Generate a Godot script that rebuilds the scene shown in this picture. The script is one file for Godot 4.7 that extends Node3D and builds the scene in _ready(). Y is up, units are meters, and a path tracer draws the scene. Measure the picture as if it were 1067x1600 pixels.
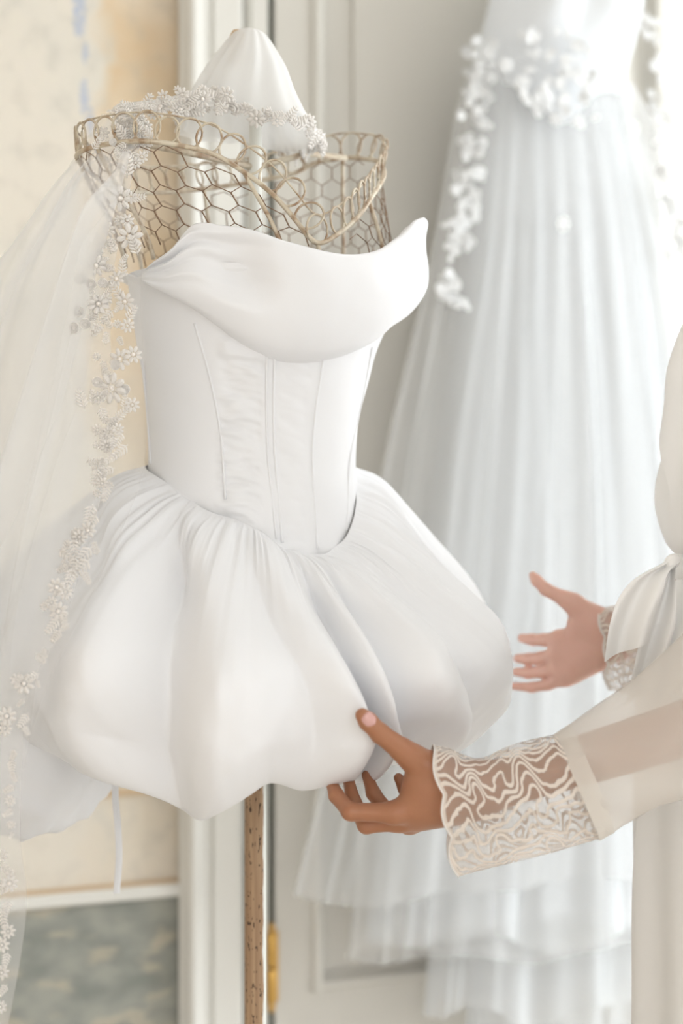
extends Node3D

const F := 2750.0            # focal length in pixels of the 1067x1600 frame
const CAM := Vector3(0, 1.15, 2.2)
var rng := RandomNumberGenerator.new()
var noise := FastNoiseLite.new()
var M := {}
var room := Transform3D(Basis(Vector3.UP, deg_to_rad(24.0)), Vector3(-0.12, 0, -0.9))

# ------------------------------------------------------------------ helpers
func P(px: float, py: float, z: float) -> Vector3:      # the point at depth z that stands at this place of the photograph
	var d := CAM.z - z
	return Vector3((px - 533.5) * d / F, CAM.y - (py - 800.0) * d / F, z)

func ws(px: float, t := 0.0) -> float:                   # distance along the back wall
	var k := (px - 533.5) / F
	var a := deg_to_rad(24.0)
	var ox := -0.12 + t * sin(a)
	var d0 := 3.1 - t * cos(a)
	return (k * d0 - ox) / (cos(a) - k * sin(a))

func wy(py: float, s: float, t := 0.0) -> float:
	var a := deg_to_rad(24.0)
	return CAM.y - (py - 800.0) * (3.1 - t * cos(a) + s * sin(a)) / F

func W(s: float, y: float, t: float) -> Vector3:
	return room * Vector3(s, y, t)

func new_st() -> SurfaceTool:
	var st := SurfaceTool.new()
	st.begin(Mesh.PRIMITIVE_TRIANGLES)
	st.set_smooth_group(0)
	return st

func commit(st: SurfaceTool) -> ArrayMesh:
	st.generate_normals()
	return st.commit()

func part(called: String, mesh: Mesh, mat: Material, parent: Node3D = self, xf := Transform3D()) -> MeshInstance3D:
	var o := MeshInstance3D.new()
	o.name = called
	o.mesh = mesh
	o.material_override = mat
	o.transform = xf
	o.cast_shadow = GeometryInstance3D.SHADOW_CASTING_SETTING_ON
	parent.add_child(o, true)
	return o

func thing(called: String, label: String, category: String, at := Vector3.ZERO) -> Node3D:
	var o := Node3D.new()
	o.name = called
	o.set_meta("label", label)
	o.set_meta("category", category)
	o.position = at
	add_child(o, true)
	return o

func struct(called: String, mesh: Mesh, mat: Material, label: String, category: String) -> MeshInstance3D:
	var o := part(called, mesh, mat, self, room)
	o.set_meta("kind", "structure")
	o.set_meta("label", label)
	o.set_meta("category", category)
	return o

func quad(st: SurfaceTool, a: Vector3, b: Vector3, c: Vector3, d: Vector3, ua: Vector2, ub: Vector2, uc: Vector2, ud: Vector2) -> void:
	for k in [[a, ua], [b, ub], [c, uc], [a, ua], [c, uc], [d, ud]]:
		st.set_uv(k[1])
		st.add_vertex(k[0])

func bx(st: SurfaceTool, lo: Vector3, hi: Vector3) -> void:      # flat-shaded box, UVs in metres
	st.set_smooth_group(-1)
	var x0 := lo.x; var y0 := lo.y; var z0 := lo.z
	var x1 := hi.x; var y1 := hi.y; var z1 := hi.z
	var q := func(a, b, c, d, ax):
		var uv := []
		for p in [a, b, c, d]:
			uv.append(Vector2(p.x, p.y) if ax == 2 else (Vector2(p.z, p.y) if ax == 0 else Vector2(p.x, p.z)))
		quad(st, a, b, c, d, uv[0], uv[1], uv[2], uv[3])
	q.call(Vector3(x0, y1, z1), Vector3(x1, y1, z1), Vector3(x1, y0, z1), Vector3(x0, y0, z1), 2)
	q.call(Vector3(x1, y1, z0), Vector3(x0, y1, z0), Vector3(x0, y0, z0), Vector3(x1, y0, z0), 2)
	q.call(Vector3(x1, y1, z1), Vector3(x1, y1, z0), Vector3(x1, y0, z0), Vector3(x1, y0, z1), 0)
	q.call(Vector3(x0, y1, z0), Vector3(x0, y1, z1), Vector3(x0, y0, z1), Vector3(x0, y0, z0), 0)
	q.call(Vector3(x0, y1, z0), Vector3(x1, y1, z0), Vector3(x1, y1, z1), Vector3(x0, y1, z1), 1)
	q.call(Vector3(x0, y0, z1), Vector3(x1, y0, z1), Vector3(x1, y0, z0), Vector3(x0, y0, z0), 1)
	st.set_smooth_group(0)

func box_mesh(lo: Vector3, hi: Vector3) -> ArrayMesh:
	var st := new_st()
	bx(st, lo, hi)
	return commit(st)

func profile_v(prof: Array, y0: float, y1: float) -> ArrayMesh:   # a moulding profile of (s, t) points, run upright
	var st := new_st()
	st.set_smooth_group(-1)
	for i in prof.size():
		var a: Vector2 = prof[i]
		var b: Vector2 = prof[(i + 1) % prof.size()]
		quad(st, Vector3(a.x, y1, a.y), Vector3(b.x, y1, b.y), Vector3(b.x, y0, b.y), Vector3(a.x, y0, a.y), Vector2(a.x, y1), Vector2(b.x, y1), Vector2(b.x, y0), Vector2(a.x, y0))
	return commit(st)

func profile_h(prof: Array, s0: float, s1: float) -> ArrayMesh:   # a profile of (t, y) points, run along the wall
	var st := new_st()
	st.set_smooth_group(-1)
	for i in prof.size():
		var a: Vector2 = prof[i]
		var b: Vector2 = prof[(i + 1) % prof.size()]
		quad(st, Vector3(s0, a.y, a.x), Vector3(s1, a.y, a.x), Vector3(s1, b.y, b.x), Vector3(s0, b.y, b.x), Vector2(s0, a.y), Vector2(s1, a.y), Vector2(s1, b.y), Vector2(s0, b.y))
	return commit(st)

func sheet(nu: int, nv: int, f: Callable, st: SurfaceTool = null, flip := false) -> SurfaceTool:
	if st == null:
		st = new_st()
	var pts := PackedVector3Array()
	pts.resize((nu + 1) * (nv + 1))
	for j in nv + 1:
		for i in nu + 1:
			pts[j * (nu + 1) + i] = f.call(float(i) / nu, float(j) / nv)
	for j in nv:
		for i in nu:
			var k := [j * (nu + 1) + i, j * (nu + 1) + i + 1, (j + 1) * (nu + 1) + i + 1, (j + 1) * (nu + 1) + i]
			var order := [0, 1, 2, 0, 2, 3] if not flip else [0, 2, 1, 0, 3, 2]
			for m in order:
				var idx: int = k[m]
				st.set_uv(Vector2(float(idx % (nu + 1)) / nu, float(idx / (nu + 1)) / nv))
				st.add_vertex(pts[idx])
	return st

func tube(st: SurfaceTool, pts: Array, r: float, sides := 6, closed := false, r_end := -1.0) -> void:
	var n := pts.size()
	if r_end < 0.0:
		r_end = r
	var rings := []
	var up := Vector3(0.13, 0.97, 0.21).normalized()
	for i in n:
		var a: Vector3 = pts[(i - 1 + n) % n] if closed or i > 0 else pts[i]
		var b: Vector3 = pts[(i + 1) % n] if closed or i < n - 1 else pts[i]
		var t := (b - a).normalized()
		var x := up.cross(t)
		if x.length() < 0.05:
			x = Vector3.RIGHT.cross(t)
		x = x.normalized()
		var y := t.cross(x)
		var rr := lerpf(r, r_end, float(i) / maxf(1, n - 1))
		var ring := []
		for k in sides:
			var an := TAU * k / sides
			ring.append(pts[i] + (x * cos(an) + y * sin(an)) * rr)
		rings.append(ring)
	var last := n if closed else n - 1
	for i in last:
		var r0: Array = rings[i]
		var r1: Array = rings[(i + 1) % n]
		for k in sides:
			var k2 := (k + 1) % sides
			quad(st, r0[k], r0[k2], r1[k2], r1[k], Vector2(float(k) / sides, float(i) / n), Vector2(float(k + 1) / sides, float(i) / n), Vector2(float(k + 1) / sides, float(i + 1) / n), Vector2(float(k) / sides, float(i + 1) / n))
	if not closed:
		for e in [0, n - 1]:
			for k in sides:
				var k2 := (k + 1) % sides
				var tri := [pts[e], rings[e][k2], rings[e][k]] if e == 0 else [pts[e], rings[e][k], rings[e][k2]]
				for q in tri:
					st.set_uv(Vector2.ZERO)
					st.add_vertex(q)

func tube_mesh(pts: Array, r: float, sides := 6, closed := false, r_end := -1.0) -> ArrayMesh:
	var st := new_st()
	tube(st, pts, r, sides, closed, r_end)
	return commit(st)

func lathe(st: SurfaceTool, prof: Array, n := 24, at := Vector3.ZERO) -> void:   # (radius, height) points from the top down
	sheet(n, prof.size() - 1, func(u, v):
		var p: Vector2 = prof[roundi(v * (prof.size() - 1))]
		var a: float = -u * TAU
		return at + Vector3(p.x * sin(a), p.y, p.x * cos(a)), st, true)

func ellipsoid(st: SurfaceTool, c: Vector3, ax: Vector3, ay: Vector3, az: Vector3, nu := 8, nv := 5) -> void:
	sheet(nu, nv, func(u, v):
		var a: float = u * TAU
		var b: float = v * PI
		return c + ax * sin(b) * sin(a) + ay * cos(b) + az * sin(b) * cos(a), st, false)

func lut(t: Array, x: float) -> float:                   # piecewise smooth table of [x, y] pairs
	if x <= t[0][0]:
		return t[0][1]
	for i in range(1, t.size()):
		if x <= t[i][0]:
			var x0: float = t[i - 1][0]; var x1: float = t[i][0]
			var y0: float = t[i - 1][1]; var y1: float = t[i][1]
			var h := x1 - x0
			var m0: float = (y1 - y0) / h if i < 2 else (y1 - float(t[i - 2][1])) / (x1 - float(t[i - 2][0]))
			var m1: float = (y1 - y0) / h if i > t.size() - 2 else (float(t[i + 1][1]) - y0) / (float(t[i + 1][0]) - x0)
			var k := (x - x0) / h
			return y0 * (2 * k * k * k - 3 * k * k + 1) + h * m0 * (k * k * k - 2 * k * k + k) + y1 * (3 * k * k - 2 * k * k * k) + h * m1 * (k * k * k - k * k)
	return t[-1][1]

func path3(pts: Array, n: int) -> Array:                 # resamples a list of points as a smooth curve
	var c := Curve3D.new()
	for i in pts.size():
		var a: Vector3 = pts[maxi(0, i - 1)]
		var b: Vector3 = pts[mini(pts.size() - 1, i + 1)]
		c.add_point(pts[i], (a - b) / 6.0, (b - a) / 6.0)
	c.bake_interval = 0.004
	var out := []
	var L := c.get_baked_length()
	for i in n:
		out.append(c.sample_baked(L * i / (n - 1), true))
	return out

func along(pts: Array, v: float) -> Vector3:
	var x := clampf(v, 0, 1) * (pts.size() - 1)
	var i := mini(int(x), pts.size() - 2)
	return (pts[i] as Vector3).lerp(pts[i + 1], x - i)

func bump(x: float, c: float, w: float) -> float:
	return exp(-pow((x - c) / w, 2))

# ------------------------------------------------------------------ materials
func mat(called: String, c: Color, rough := 0.8, metal := 0.0) -> StandardMaterial3D:
	var m := StandardMaterial3D.new()
	m.resource_name = called
	m.albedo_color = c
	m.roughness = rough
	m.metallic = metal
	m.cull_mode = BaseMaterial3D.CULL_DISABLED
	M[called] = m
	return m

func sheer(called: String, c: Color, alpha: float, back := 0.7) -> StandardMaterial3D:
	var m := mat(called, Color(c, alpha), 0.85)
	m.transparency = BaseMaterial3D.TRANSPARENCY_ALPHA
	m.backlight_enabled = true
	m.backlight = Color(back, back, back).linear_to_srgb()
	return m

func fine_height(freq: float, sizepx := 256, seedn := 3) -> NoiseTexture2D:
	var n := FastNoiseLite.new()
	n.seed = seedn
	n.frequency = freq
	n.fractal_octaves = 3
	var t := NoiseTexture2D.new()
	t.width = sizepx; t.height = sizepx
	t.seamless = true
	t.noise = n
	return t

func relief(m: StandardMaterial3D, tex: Texture2D, scale_cm: float, tri := 0.0) -> void:
	m.heightmap_enabled = true
	m.heightmap_texture = tex
	m.heightmap_scale = scale_cm
	if tri > 0.0:
		m.uv1_triplanar = true
		m.uv1_scale = Vector3(tri, tri, tri)

func ramp_tex(n: FastNoiseLite, stops: Array, w := 512, h := 512) -> ImageTexture:
	var g := Gradient.new()
	g.offsets = PackedFloat32Array(stops.map(func(s): return s[0]))
	g.colors = PackedColorArray(stops.map(func(s): return s[1]))
	var im := Image.create(w, h, false, Image.FORMAT_RGB8)
	for y in h:
		for x in w:
			im.set_pixel(x, y, g.sample(clampf(n.get_noise_2d(x, y) * 0.5 + 0.5, 0, 1)))
	return ImageTexture.create_from_image(im)

func plaster_texture() -> ImageTexture:                  # old scraped plaster: u along 1.8 m left of the door casing, v 2.4 m upwards
	var w := 840; var h := 1024
	var im := Image.create(w, h, false, Image.FORMAT_RGB8)
	var n := FastNoiseLite.new(); n.seed = 11; n.frequency = 0.008; n.fractal_octaves = 5
	var n2 := FastNoiseLite.new(); n2.seed = 5; n2.frequency = 0.035; n2.fractal_octaves = 4
	var cream := Color(0.87, 0.845, 0.795); var tan_c := Color(0.85, 0.755, 0.62); var pale := Color(0.91, 0.87, 0.81)
	for y in h:
		for x in w:
			var u := 1.0 - (1.0 - float(x) / w) * 3.0; var v := 1.0 - float(y) / h      # u: 0 left .. 1 at the casing; v: 0 floor .. 1 at 2.4 m
			var a := n.get_noise_2d(x, y); var b := n2.get_noise_2d(x, y)
			var edge := smoothstep(0.70, 0.78, u + a * 0.10 + b * 0.03)
			var keep := smoothstep(0.48, 0.62, v + a * 0.12)
			var c := cream.lerp(tan_c, edge * (0.25 + 0.75 * keep) * (0.9 + b * 0.4))
			c = c.lerp(pale, clampf(0.3 + a * 0.7 + b * 0.2, 0, 0.5))
			c = c.darkened(clampf(-b * 0.07, 0, 0.07))
			im.set_pixel(x, y, c)
	var marks := [[0.62, 0.874, 4, 11], [0.605, 0.862, 5, 12], [0.70, 0.838, 7, 12], [0.665, 0.852, 6, 10], [0.57, 0.872, 4, 10], [0.70, 0.823, 6, 14], [0.72, 0.80, 3, 8], [0.58, 0.848, 4, 8], [0.715, 0.77, 5, 14], [0.735, 0.752, 4, 12], [0.48, 0.88, 3, 12], [0.65, 0.866, 4, 14]]
	for k in marks:
		var cx := int((1.0 - (1.0 - k[0]) / 3.0) * w); var cy := int((1.0 - k[1]) * h)
		for y in range(cy - 24, cy + 24):
			for x in range(cx - 12, cx + 12):
				if x < 0 or y < 0 or x >= w or y >= h: continue
				var q := pow((x - cx) / float(k[2]), 2) + pow((y - cy) / float(k[3]), 2) + n2.get_noise_2d(x * 6, y * 6) * 1.2
				var a := smoothstep(1.1, 0.0, q) * 0.55
				im.set_pixel(x, y, im.get_pixel(x, y).lerp(Color(0.62, 0.68, 0.80), a))
	return ImageTexture.create_from_image(im)

func lace_texture() -> ImageTexture:                     # wavy cords on a fine net; alpha is the cloth
	var w := 1280; var h := 640
	var im := Image.create(w, h, false, Image.FORMAT_RGBA8)
	var n := FastNoiseLite.new(); n.seed = 21; n.frequency = 0.0048; n.fractal_octaves = 1
	var n2 := FastNoiseLite.new(); n2.seed = 8; n2.frequency = 0.016; n2.fractal_octaves = 2
	for y in h:
		for x in w:
			var X := x * 1.2; var Y := y * 1.2
			var field := func(p: float, q: float) -> float:
				var a := n.get_noise_2d(p * 0.8, q * 1.3)
				return a * 1.35 + n2.get_noise_2d(p, q) * 0.12 + p * 25.0 / 1536.0 + (0.34 + 0.3 * a) * sin(q * 0.019 + p * 0.004 + a * 3.0)
			var f: float = field.call(X, Y)
			var gx: float = (field.call(X + 3.0, Y) - f) / 3.0 * 5.9
			var gy: float = (field.call(X, Y + 3.0) - f) / 3.0 * 3.5
			var q := absf(f - floorf(f) - 0.5)
			var cord := smoothstep(2.2, 1.3, q / maxf(sqrt(gx * gx + gy * gy), 0.012)) * smoothstep(0.42, 0.30, q)
			var net_a := absf(sin(x * 0.75 + y * 0.43)); var net_b := absf(sin(x * 0.75 - y * 0.43)); 
			var net := 0.12 + 0.26 * smoothstep(0.75, 0.95, maxf(net_a, net_b))
			var bord := smoothstep(0.965, 0.975, float(y) / h) * 0.85
			im.set_pixel(x, y, Color(0.97, 0.955, 0.935, clampf(maxf(maxf(net, cord * 0.95), bord), 0, 1)))
	return ImageTexture.create_from_image(im)

func pole_texture() -> ImageTexture:                     # bare brown wood whose white paint has come off in one long flake
	var w := 128; var h := 1024
	var im := Image.create(w, h, false, Image.FORMAT_RGB8)
	var n := FastNoiseLite.new(); n.seed = 4; n.frequency = 0.02; n.fractal_octaves = 4
	for y in h:
		for x in w:
			var u := float(x) / w
			var g := n.get_noise_2d(x * 4.0, y * 0.35); var e := n.get_noise_2d(x * 0.6, y * 1.4)
			var c := Color(0.72, 0.60, 0.47).lerp(Color(0.63, 0.50, 0.38), clampf(0.5 + g, 0, 1))
			if n.get_noise_2d(x * 7.0 + 300, y * 5.0) > 0.42: c = Color(0.27, 0.19, 0.14)
			var d := absf(u - 0.25)      # u 0.25 is the right-hand side
			var paint := maxf(smoothstep(0.135, 0.11, d + e * 0.025 - 0.03 * (float(y) / h - 0.6)), smoothstep(0.50, 0.44, float(y) / h + e * .05))
			im.set_pixel(x, y, c.lerp(Color(0.93, 0.93, 0.90), paint))
	return ImageTexture.create_from_image(im)

func slate_texture() -> ImageTexture:
	var w := 384; var h := 512
	var im := Image.create(w, h, false, Image.FORMAT_RGB8)
	var n := FastNoiseLite.new(); n.seed = 31; n.frequency = 0.012; n.fractal_octaves = 5
	var n2 := FastNoiseLite.new(); n2.seed = 33; n2.frequency = 0.014; n2.fractal_octaves = 4
	for y in h:
		for x in w:
			var a := n.get_noise_2d(x, y * 1.3); var b := n2.get_noise_2d(x * 0.8, y * 1.6)
			var c := Color(0.62, 0.62, 0.58).lerp(Color(0.52, 0.53, 0.50), clampf(0.5 + a * 1.3, 0, 1))
			c = c.lerp(Color(0.80, 0.74, 0.64), smoothstep(0.12, 0.5, b) * 0.5)
			im.set_pixel(x, y, c)
	return ImageTexture.create_from_image(im)

func build_materials() -> void:
	var m := mat("satin", Color(0.942, 0.94, 0.943), 0.48)
	m.rim_enabled = true; m.rim = 0.35
	relief(m, fine_height(0.15), 0.006, 14.0)
	m = mat("satin_lining", Color(0.95, 0.93, 0.91), 0.6)
	sheer("tulle", Color(0.965, 0.965, 0.965), 0.31)
	sheer("tulle_thin", Color(0.97, 0.965, 0.955), 0.13)
	sheer("tulle_dense", Color(0.98, 0.975, 0.965), 0.66)
	m = mat("lace", Color(0.965, 0.945, 0.92), 0.7)
	m.backlight_enabled = true; m.backlight = Color(0.6, 0.6, 0.6)
	mat("bead", Color(0.98, 0.95, 0.92), 0.15)
	m = mat("wire", Color(0.80, 0.74, 0.64), 0.5)
	var n := FastNoiseLite.new(); n.seed = 2; n.frequency = 0.03
	m.albedo_color = Color.WHITE
	m.albedo_texture = ramp_tex(n, [[0.0, Color(0.50, 0.38, 0.28)], [0.36, Color(0.64, 0.53, 0.42)], [0.5, Color(0.82, 0.77, 0.68)], [1.0, Color(0.90, 0.87, 0.80)]], 128, 128)
	m.uv1_triplanar = true; m.uv1_scale = Vector3(9, 9, 9)
	m = mat("thin_wire", Color(0.56, 0.45, 0.35), 0.5)
	m = mat("pole_wood", Color.WHITE, 0.6)
	m.albedo_texture = pole_texture()
	mat("base_iron", Color(0.30, 0.27, 0.24), 0.5, 0.6)
	m = mat("plaster", Color.WHITE, 0.9)
	m.albedo_texture = plaster_texture()
	relief(m, fine_height(0.02, 256, 9), 0.1)
	var s1 := ws(282)
	m.uv1_scale = Vector3(1.0 / 1.8, -1.0 / 2.4, 1)
	m.uv1_offset = Vector3(-(s1 - 1.8) / 1.8, 1.0, 0)
	m.texture_repeat = true
	m = mat("slate", Color.WHITE, 0.7)
	m.albedo_texture = slate_texture()
	m.uv1_scale = Vector3(1.7, 1.7, 1)
	mat("cream_paint", Color(0.87, 0.86, 0.83), 0.45)
	mat("tan_paint", Color(0.80, 0.70, 0.57), 0.6)
	mat("door_paint", Color(0.835, 0.82, 0.785), 0.42)
	mat("dark_gap", Color(0.30, 0.33, 0.27), 0.8)
	mat("brass", Color(0.80, 0.64, 0.36), 0.3, 0.85)
	mat("room_white", Color(0.90, 0.89, 0.875), 0.9)
	m = mat("warm_white", Color(0.93, 0.885, 0.83), 0.9)
	m = mat("floor_wood", Color(0.89, 0.86, 0.82), 0.5)
	sheer("gown_white", Color(0.905, 0.915, 0.925), 0.93, 0.5)
	sheer("gown_sheer", Color(0.95, 0.95, 0.945), 0.30, 0.7)
	sheer("gown_mid", Color(0.91, 0.92, 0.925), 0.55, 0.6)
	m = mat("gown_lace", Color(0.935, 0.935, 0.93), 0.8)
	m = mat("skin", Color.WHITE, 0.4)
	m.vertex_color_use_as_albedo = true
	m.subsurf_scatter_enabled = true; m.subsurf_scatter_strength = 0.12
	relief(m, fine_height(0.12, 256, 14), 0.012, 9.0)
	mat("nail", Color(0.84, 0.66, 0.63), 0.1, 0.15)
	mat("hair", Color(0.30, 0.20, 0.13), 0.5)
	mat("eye", Color(0.92, 0.90, 0.88), 0.2)
	mat("lip", Color(0.72, 0.42, 0.38), 0.4)
	sheer("organza", Color(0.95, 0.925, 0.885), 0.62, 0.5)
	m = mat("robe", Color(0.975, 0.965, 0.95), 0.5)
	m.rim_enabled = true; m.rim = 0.3
	m = sheer("cuff_lace", Color(0.93, 0.90, 0.87), 1.0, 0.12)
	m.albedo_texture = lace_texture()
	m.texture_repeat = true

# ------------------------------------------------------------------ room
func build_room() -> void:
	var sL := -2.6; var sR := 2.9; var tF := 4.2; var H := 2.95
	var s_case := ws(282); var s_caseR := ws(384); var s_gap := ws(419); var s_door := ws(430); var s_doorR := s_door + 0.92
	# floor and ceiling
	struct("floor", box_mesh(Vector3(sL - .2, -0.1, -0.3), Vector3(sR + .2, 0, tF + .2)), M.floor_wood, "pale whitewashed floor of the dressing room", "floor")
	struct("ceiling", box_mesh(Vector3(sL - .2, H, -0.3), Vector3(sR + .2, H + .1, tF + .2)), M.room_white, "plain white ceiling", "ceiling")
	# back wall: plaster left of the casing, over the door, right of the door
	struct("wall_back", box_mesh(Vector3(sL, 0, -0.2), Vector3(s_case, H, 0)), M.plaster, "old scraped cream and tan plaster wall with faint blue marks, left of the door casing", "wall")
	var st := new_st()
	bx(st, Vector3(s_case, 2.35, -0.2), Vector3(s_doorR + .1, H, 0))
	bx(st, Vector3(s_doorR + .003, 0, -0.2), Vector3(sR, H, 0))
	bx(st, Vector3(s_case, 0, -0.3), Vector3(s_doorR + .1, H, -0.2))
	struct("wall_behind", commit(st), M.room_white, "pale wall around the panelled door behind the hanging gown", "wall")
	struct("wall_left", box_mesh(Vector3(sL - .2, 0, -0.3), Vector3(sL, H, tF)), M.warm_white, "pale side wall out of view on the left", "wall")
	st = new_st()
	for b in [[sL, -2.2, 0.0, H], [-0.2, sR, 0.0, H], [-2.2, -0.2, 0.0, .35], [-2.2, -0.2, 2.7, H]]:
		bx(st, Vector3(b[0], b[2], tF), Vector3(b[1], b[3], tF + .2))
	struct("wall_front", commit(st), M.room_white, "pale wall behind the viewer", "wall")
	# right wall with two tall windows
	st = new_st()
	for b in [[-0.3, 0.65, 0.0, H], [2.25, 2.85, 0.0, H], [3.85, 4.4, 0.0, H], [0.65, 2.25, 0.0, 0.35], [2.85, 3.85, 0.0, 0.35], [0.65, 2.25, 2.7, H], [2.85, 3.85, 2.7, H]]:
		bx(st, Vector3(sR, b[2], b[0]), Vector3(sR + .25, b[3], b[1]))
	struct("wall_right", commit(st), M.room_white, "pale wall with two tall windows, out of view on the right", "wall")
	st = new_st()
	for k in [[-2.2, -2.15, .35, 2.7], [-.25, -.2, .35, 2.7], [-2.2, -.2, .35, .40], [-2.2, -.2, 2.65, 2.7], [-1.22, -1.18, .35, 2.7], [-2.2, -.2, 1.9, 1.94]]:
		bx(st, Vector3(k[0], k[2], tF + .08), Vector3(k[1], k[3], tF + .13))
	struct("window_3", commit(st), M.cream_paint, "wide white casement window in the wall behind the viewer", "window")
	for w in [[0.65, 2.25], [2.85, 3.85]]:
		st = new_st()
		var a: float = w[0]; var b: float = w[1]
		for k in [[a, a + .05, .35, 2.7], [b - .05, b, .35, 2.7], [a, b, .35, .40], [a, b, 2.65, 2.7], [(a + b) / 2 - .02, (a + b) / 2 + .02, .35, 2.7], [a, b, 1.9, 1.94]]:
			bx(st, Vector3(sR + .1, k[2], k[0]), Vector3(sR + .15, k[3], k[1]))
		struct("window_1" if a < 1 else "window_2", commit(st), M.cream_paint, "tall white casement window out of view on the right", "window")
	# slate-dark dado left of the casing, with its rail and a thin ledge above
	var sm := ws(150)
	var y_rail := wy(1411, sm)
	var y_top := wy(1388, sm)
	var s_end := ws(277)
	struct("trim_1", box_mesh(Vector3(sL, 0.0, -0.01), Vector3(s_end, y_rail, 0.008)), M.slate, "dark grey scuffed dado panel at the bottom of the plaster wall", "panel")
	struct("trim_2", profile_h([Vector2(0, y_top), Vector2(0.016, y_top), Vector2(0.022, y_top - .006), Vector2(0.022, y_rail + .006), Vector2(0.016, y_rail + .002), Vector2(0, y_rail + .002)], sL, s_case - .002), M.cream_paint, "worn cream rail along the top of the dark dado", "trim")
	struct("trim_3", profile_h([Vector2(0, y_top + .006), Vector2(0.012, y_top + .004), Vector2(0.012, y_top), Vector2(0, y_top)], sL, s_case - .002), M.tan_paint, "thin tan bead above the cream dado rail", "trim")
	var y_l := wy(1246, sm)
	struct("trim_4", profile_h([Vector2(0, y_l + .012), Vector2(0.006, y_l + .009), Vector2(0.006, y_l), Vector2(0, y_l)], sL, s_case - .002), M.tan_paint, "thin tan line moulding on the plaster wall above the dado", "trim")
	# casing
	var c := func(px): return ws(px, 0.03)
	var prof := [Vector2(s_case - .004, 0), Vector2(c.call(283), .022), Vector2(c.call(288), .026), Vector2(c.call(291), .040), Vector2(c.call(298), .046), Vector2(c.call(306), .044), Vector2(c.call(311), .034), Vector2(c.call(318), .030), Vector2(c.call(326), .030), Vector2(c.call(329), .024), Vector2(c.call(332), .024), Vector2(c.call(335), .030), Vector2(c.call(374), .030), Vector2(c.call(377), .018), Vector2(c.call(384), .014), Vector2(c.call(386), -0.02), Vector2(s_caseR, -0.1), Vector2(s_case, -0.1)]
	struct("trim_5", profile_v(prof, 0, 2.45), M.cream_paint, "moulded cream door casing beside the plaster wall", "casing")
	struct("trim_6", profile_v([Vector2(s_caseR, -.1), Vector2(s_caseR, -.004), Vector2(ws(392), .006), Vector2(ws(417), .006), Vector2(s_gap, 0), Vector2(s_gap, -.1)], 0, 2.45), M.cream_paint, "narrow cream door jamb next to the dark hinge gap", "jamb")
	struct("trim_7", profile_v([Vector2(s_gap, -.1), Vector2(s_gap, -.014), Vector2(s_door + .001, -.014), Vector2(s_door + .001, -.1)], 0, 2.35), M.dark_gap, "dark gap between the jamb and the door", "gap")
	# door leaf
	var d := Node3D.new()
	d.name = "door_1"
	d.transform = room
	d.set_meta("kind", "structure")
	d.set_meta("label", "greige panelled door with a brass hinge behind the hanging gown")
	d.set_meta("category", "door")
	add_child(d)
	var s_m := ws(487); var y_b := wy(1540, ws(560)); var top := 2.32
	part("stile", box_mesh(Vector3(s_door, 0.01, -.045), Vector3(s_m, top, 0)), M.door_paint, d)
	part("stile", box_mesh(Vector3(s_doorR - .11, 0.01, -.045), Vector3(s_doorR, top, 0)), M.door_paint, d)
	part("rail", box_mesh(Vector3(s_m, 0.01, -.045), Vector3(s_doorR - .11, y_b, 0)), M.door_paint, d)
	part("rail", box_mesh(Vector3(s_m, 2.18, -.045), Vector3(s_doorR - .11, top, 0)), M.door_paint, d)
	part("panel", box_mesh(Vector3(s_m, y_b, -.04), Vector3(s_doorR - .11, 2.18, -.018)), M.door_paint, d)
	part("panel_field", box_mesh(Vector3(ws(556), wy(1490, ws(556)), -.02), Vector3(s_doorR - .17, 2.12, -.010)), M.door_paint, d)
	var mw := ws(512) - s_m
	for k in [[s_m, 1], [s_doorR - .11, -1]]:
		var x: float = k[0]; var sg: float = k[1]
		var pr := [Vector2(x, -.02), Vector2(x, .006), Vector2(x + sg * mw * .25, .013), Vector2(x + sg * mw * .55, .011), Vector2(x + sg * mw * .7, -.004), Vector2(x + sg * mw, -.018)]
		if sg < 0: pr.reverse()
		part("moulding", profile_v(pr, y_b, 2.18), M.cream_paint if sg > 0 else M.door_paint, d)
	part("moulding", profile_h([Vector2(-.018, y_b + mw), Vector2(-.004, y_b + mw * .7), Vector2(.011, y_b + mw * .5), Vector2(.013, y_b + mw * .2), Vector2(.006, y_b), Vector2(-.02, y_b)], s_m, s_doorR - .11), M.door_paint, d)
	# hinge
	var hs := ws(425, .012); var hy0 := wy(1565, hs); var hy1 := wy(1455, hs)
	var hm := (hy0 + hy1) / 2
	for seg in [[hy1, hm + .002], [hm - .002, hy0]]:
		st = new_st()
		lathe(st, [Vector2(0, seg[0]), Vector2(.0085, seg[0]), Vector2(.0095, seg[0] - .002), Vector2(.0095, seg[1] + .002), Vector2(.0085, seg[1]), Vector2(0, seg[1])], 16, Vector3(hs, 0, .010))
		part("hinge_knuckle", commit(st), M.brass, d)
	for e in [[hy1, 1.0], [hy0, -1.0]]:
		st = new_st()
		ellipsoid(st, Vector3(hs, e[0] + e[1] * .008, .010), Vector3(.0065, 0, 0), Vector3(0, .010, 0), Vector3(0, 0, .0065), 12, 8)
		part("hinge_tip", commit(st), M.brass, d)
	st = new_st()
	bx(st, Vector3(hs + .004, hy0, -.002), Vector3(hs + .016, hy1, .002))
	part("hinge_leaf", commit(st), M.brass, d)

# ------------------------------------------------------------------ the dress on the form
const YAW := 0.66            # the dress faces right of the viewer
const ZC := -0.02
const PXM := 1239.0          # pixels to the metre at the dress's axis
const RATIO := 0.85

func yh(py: float) -> float: return 1.15 - (py - 800.0) / PXM

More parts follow.
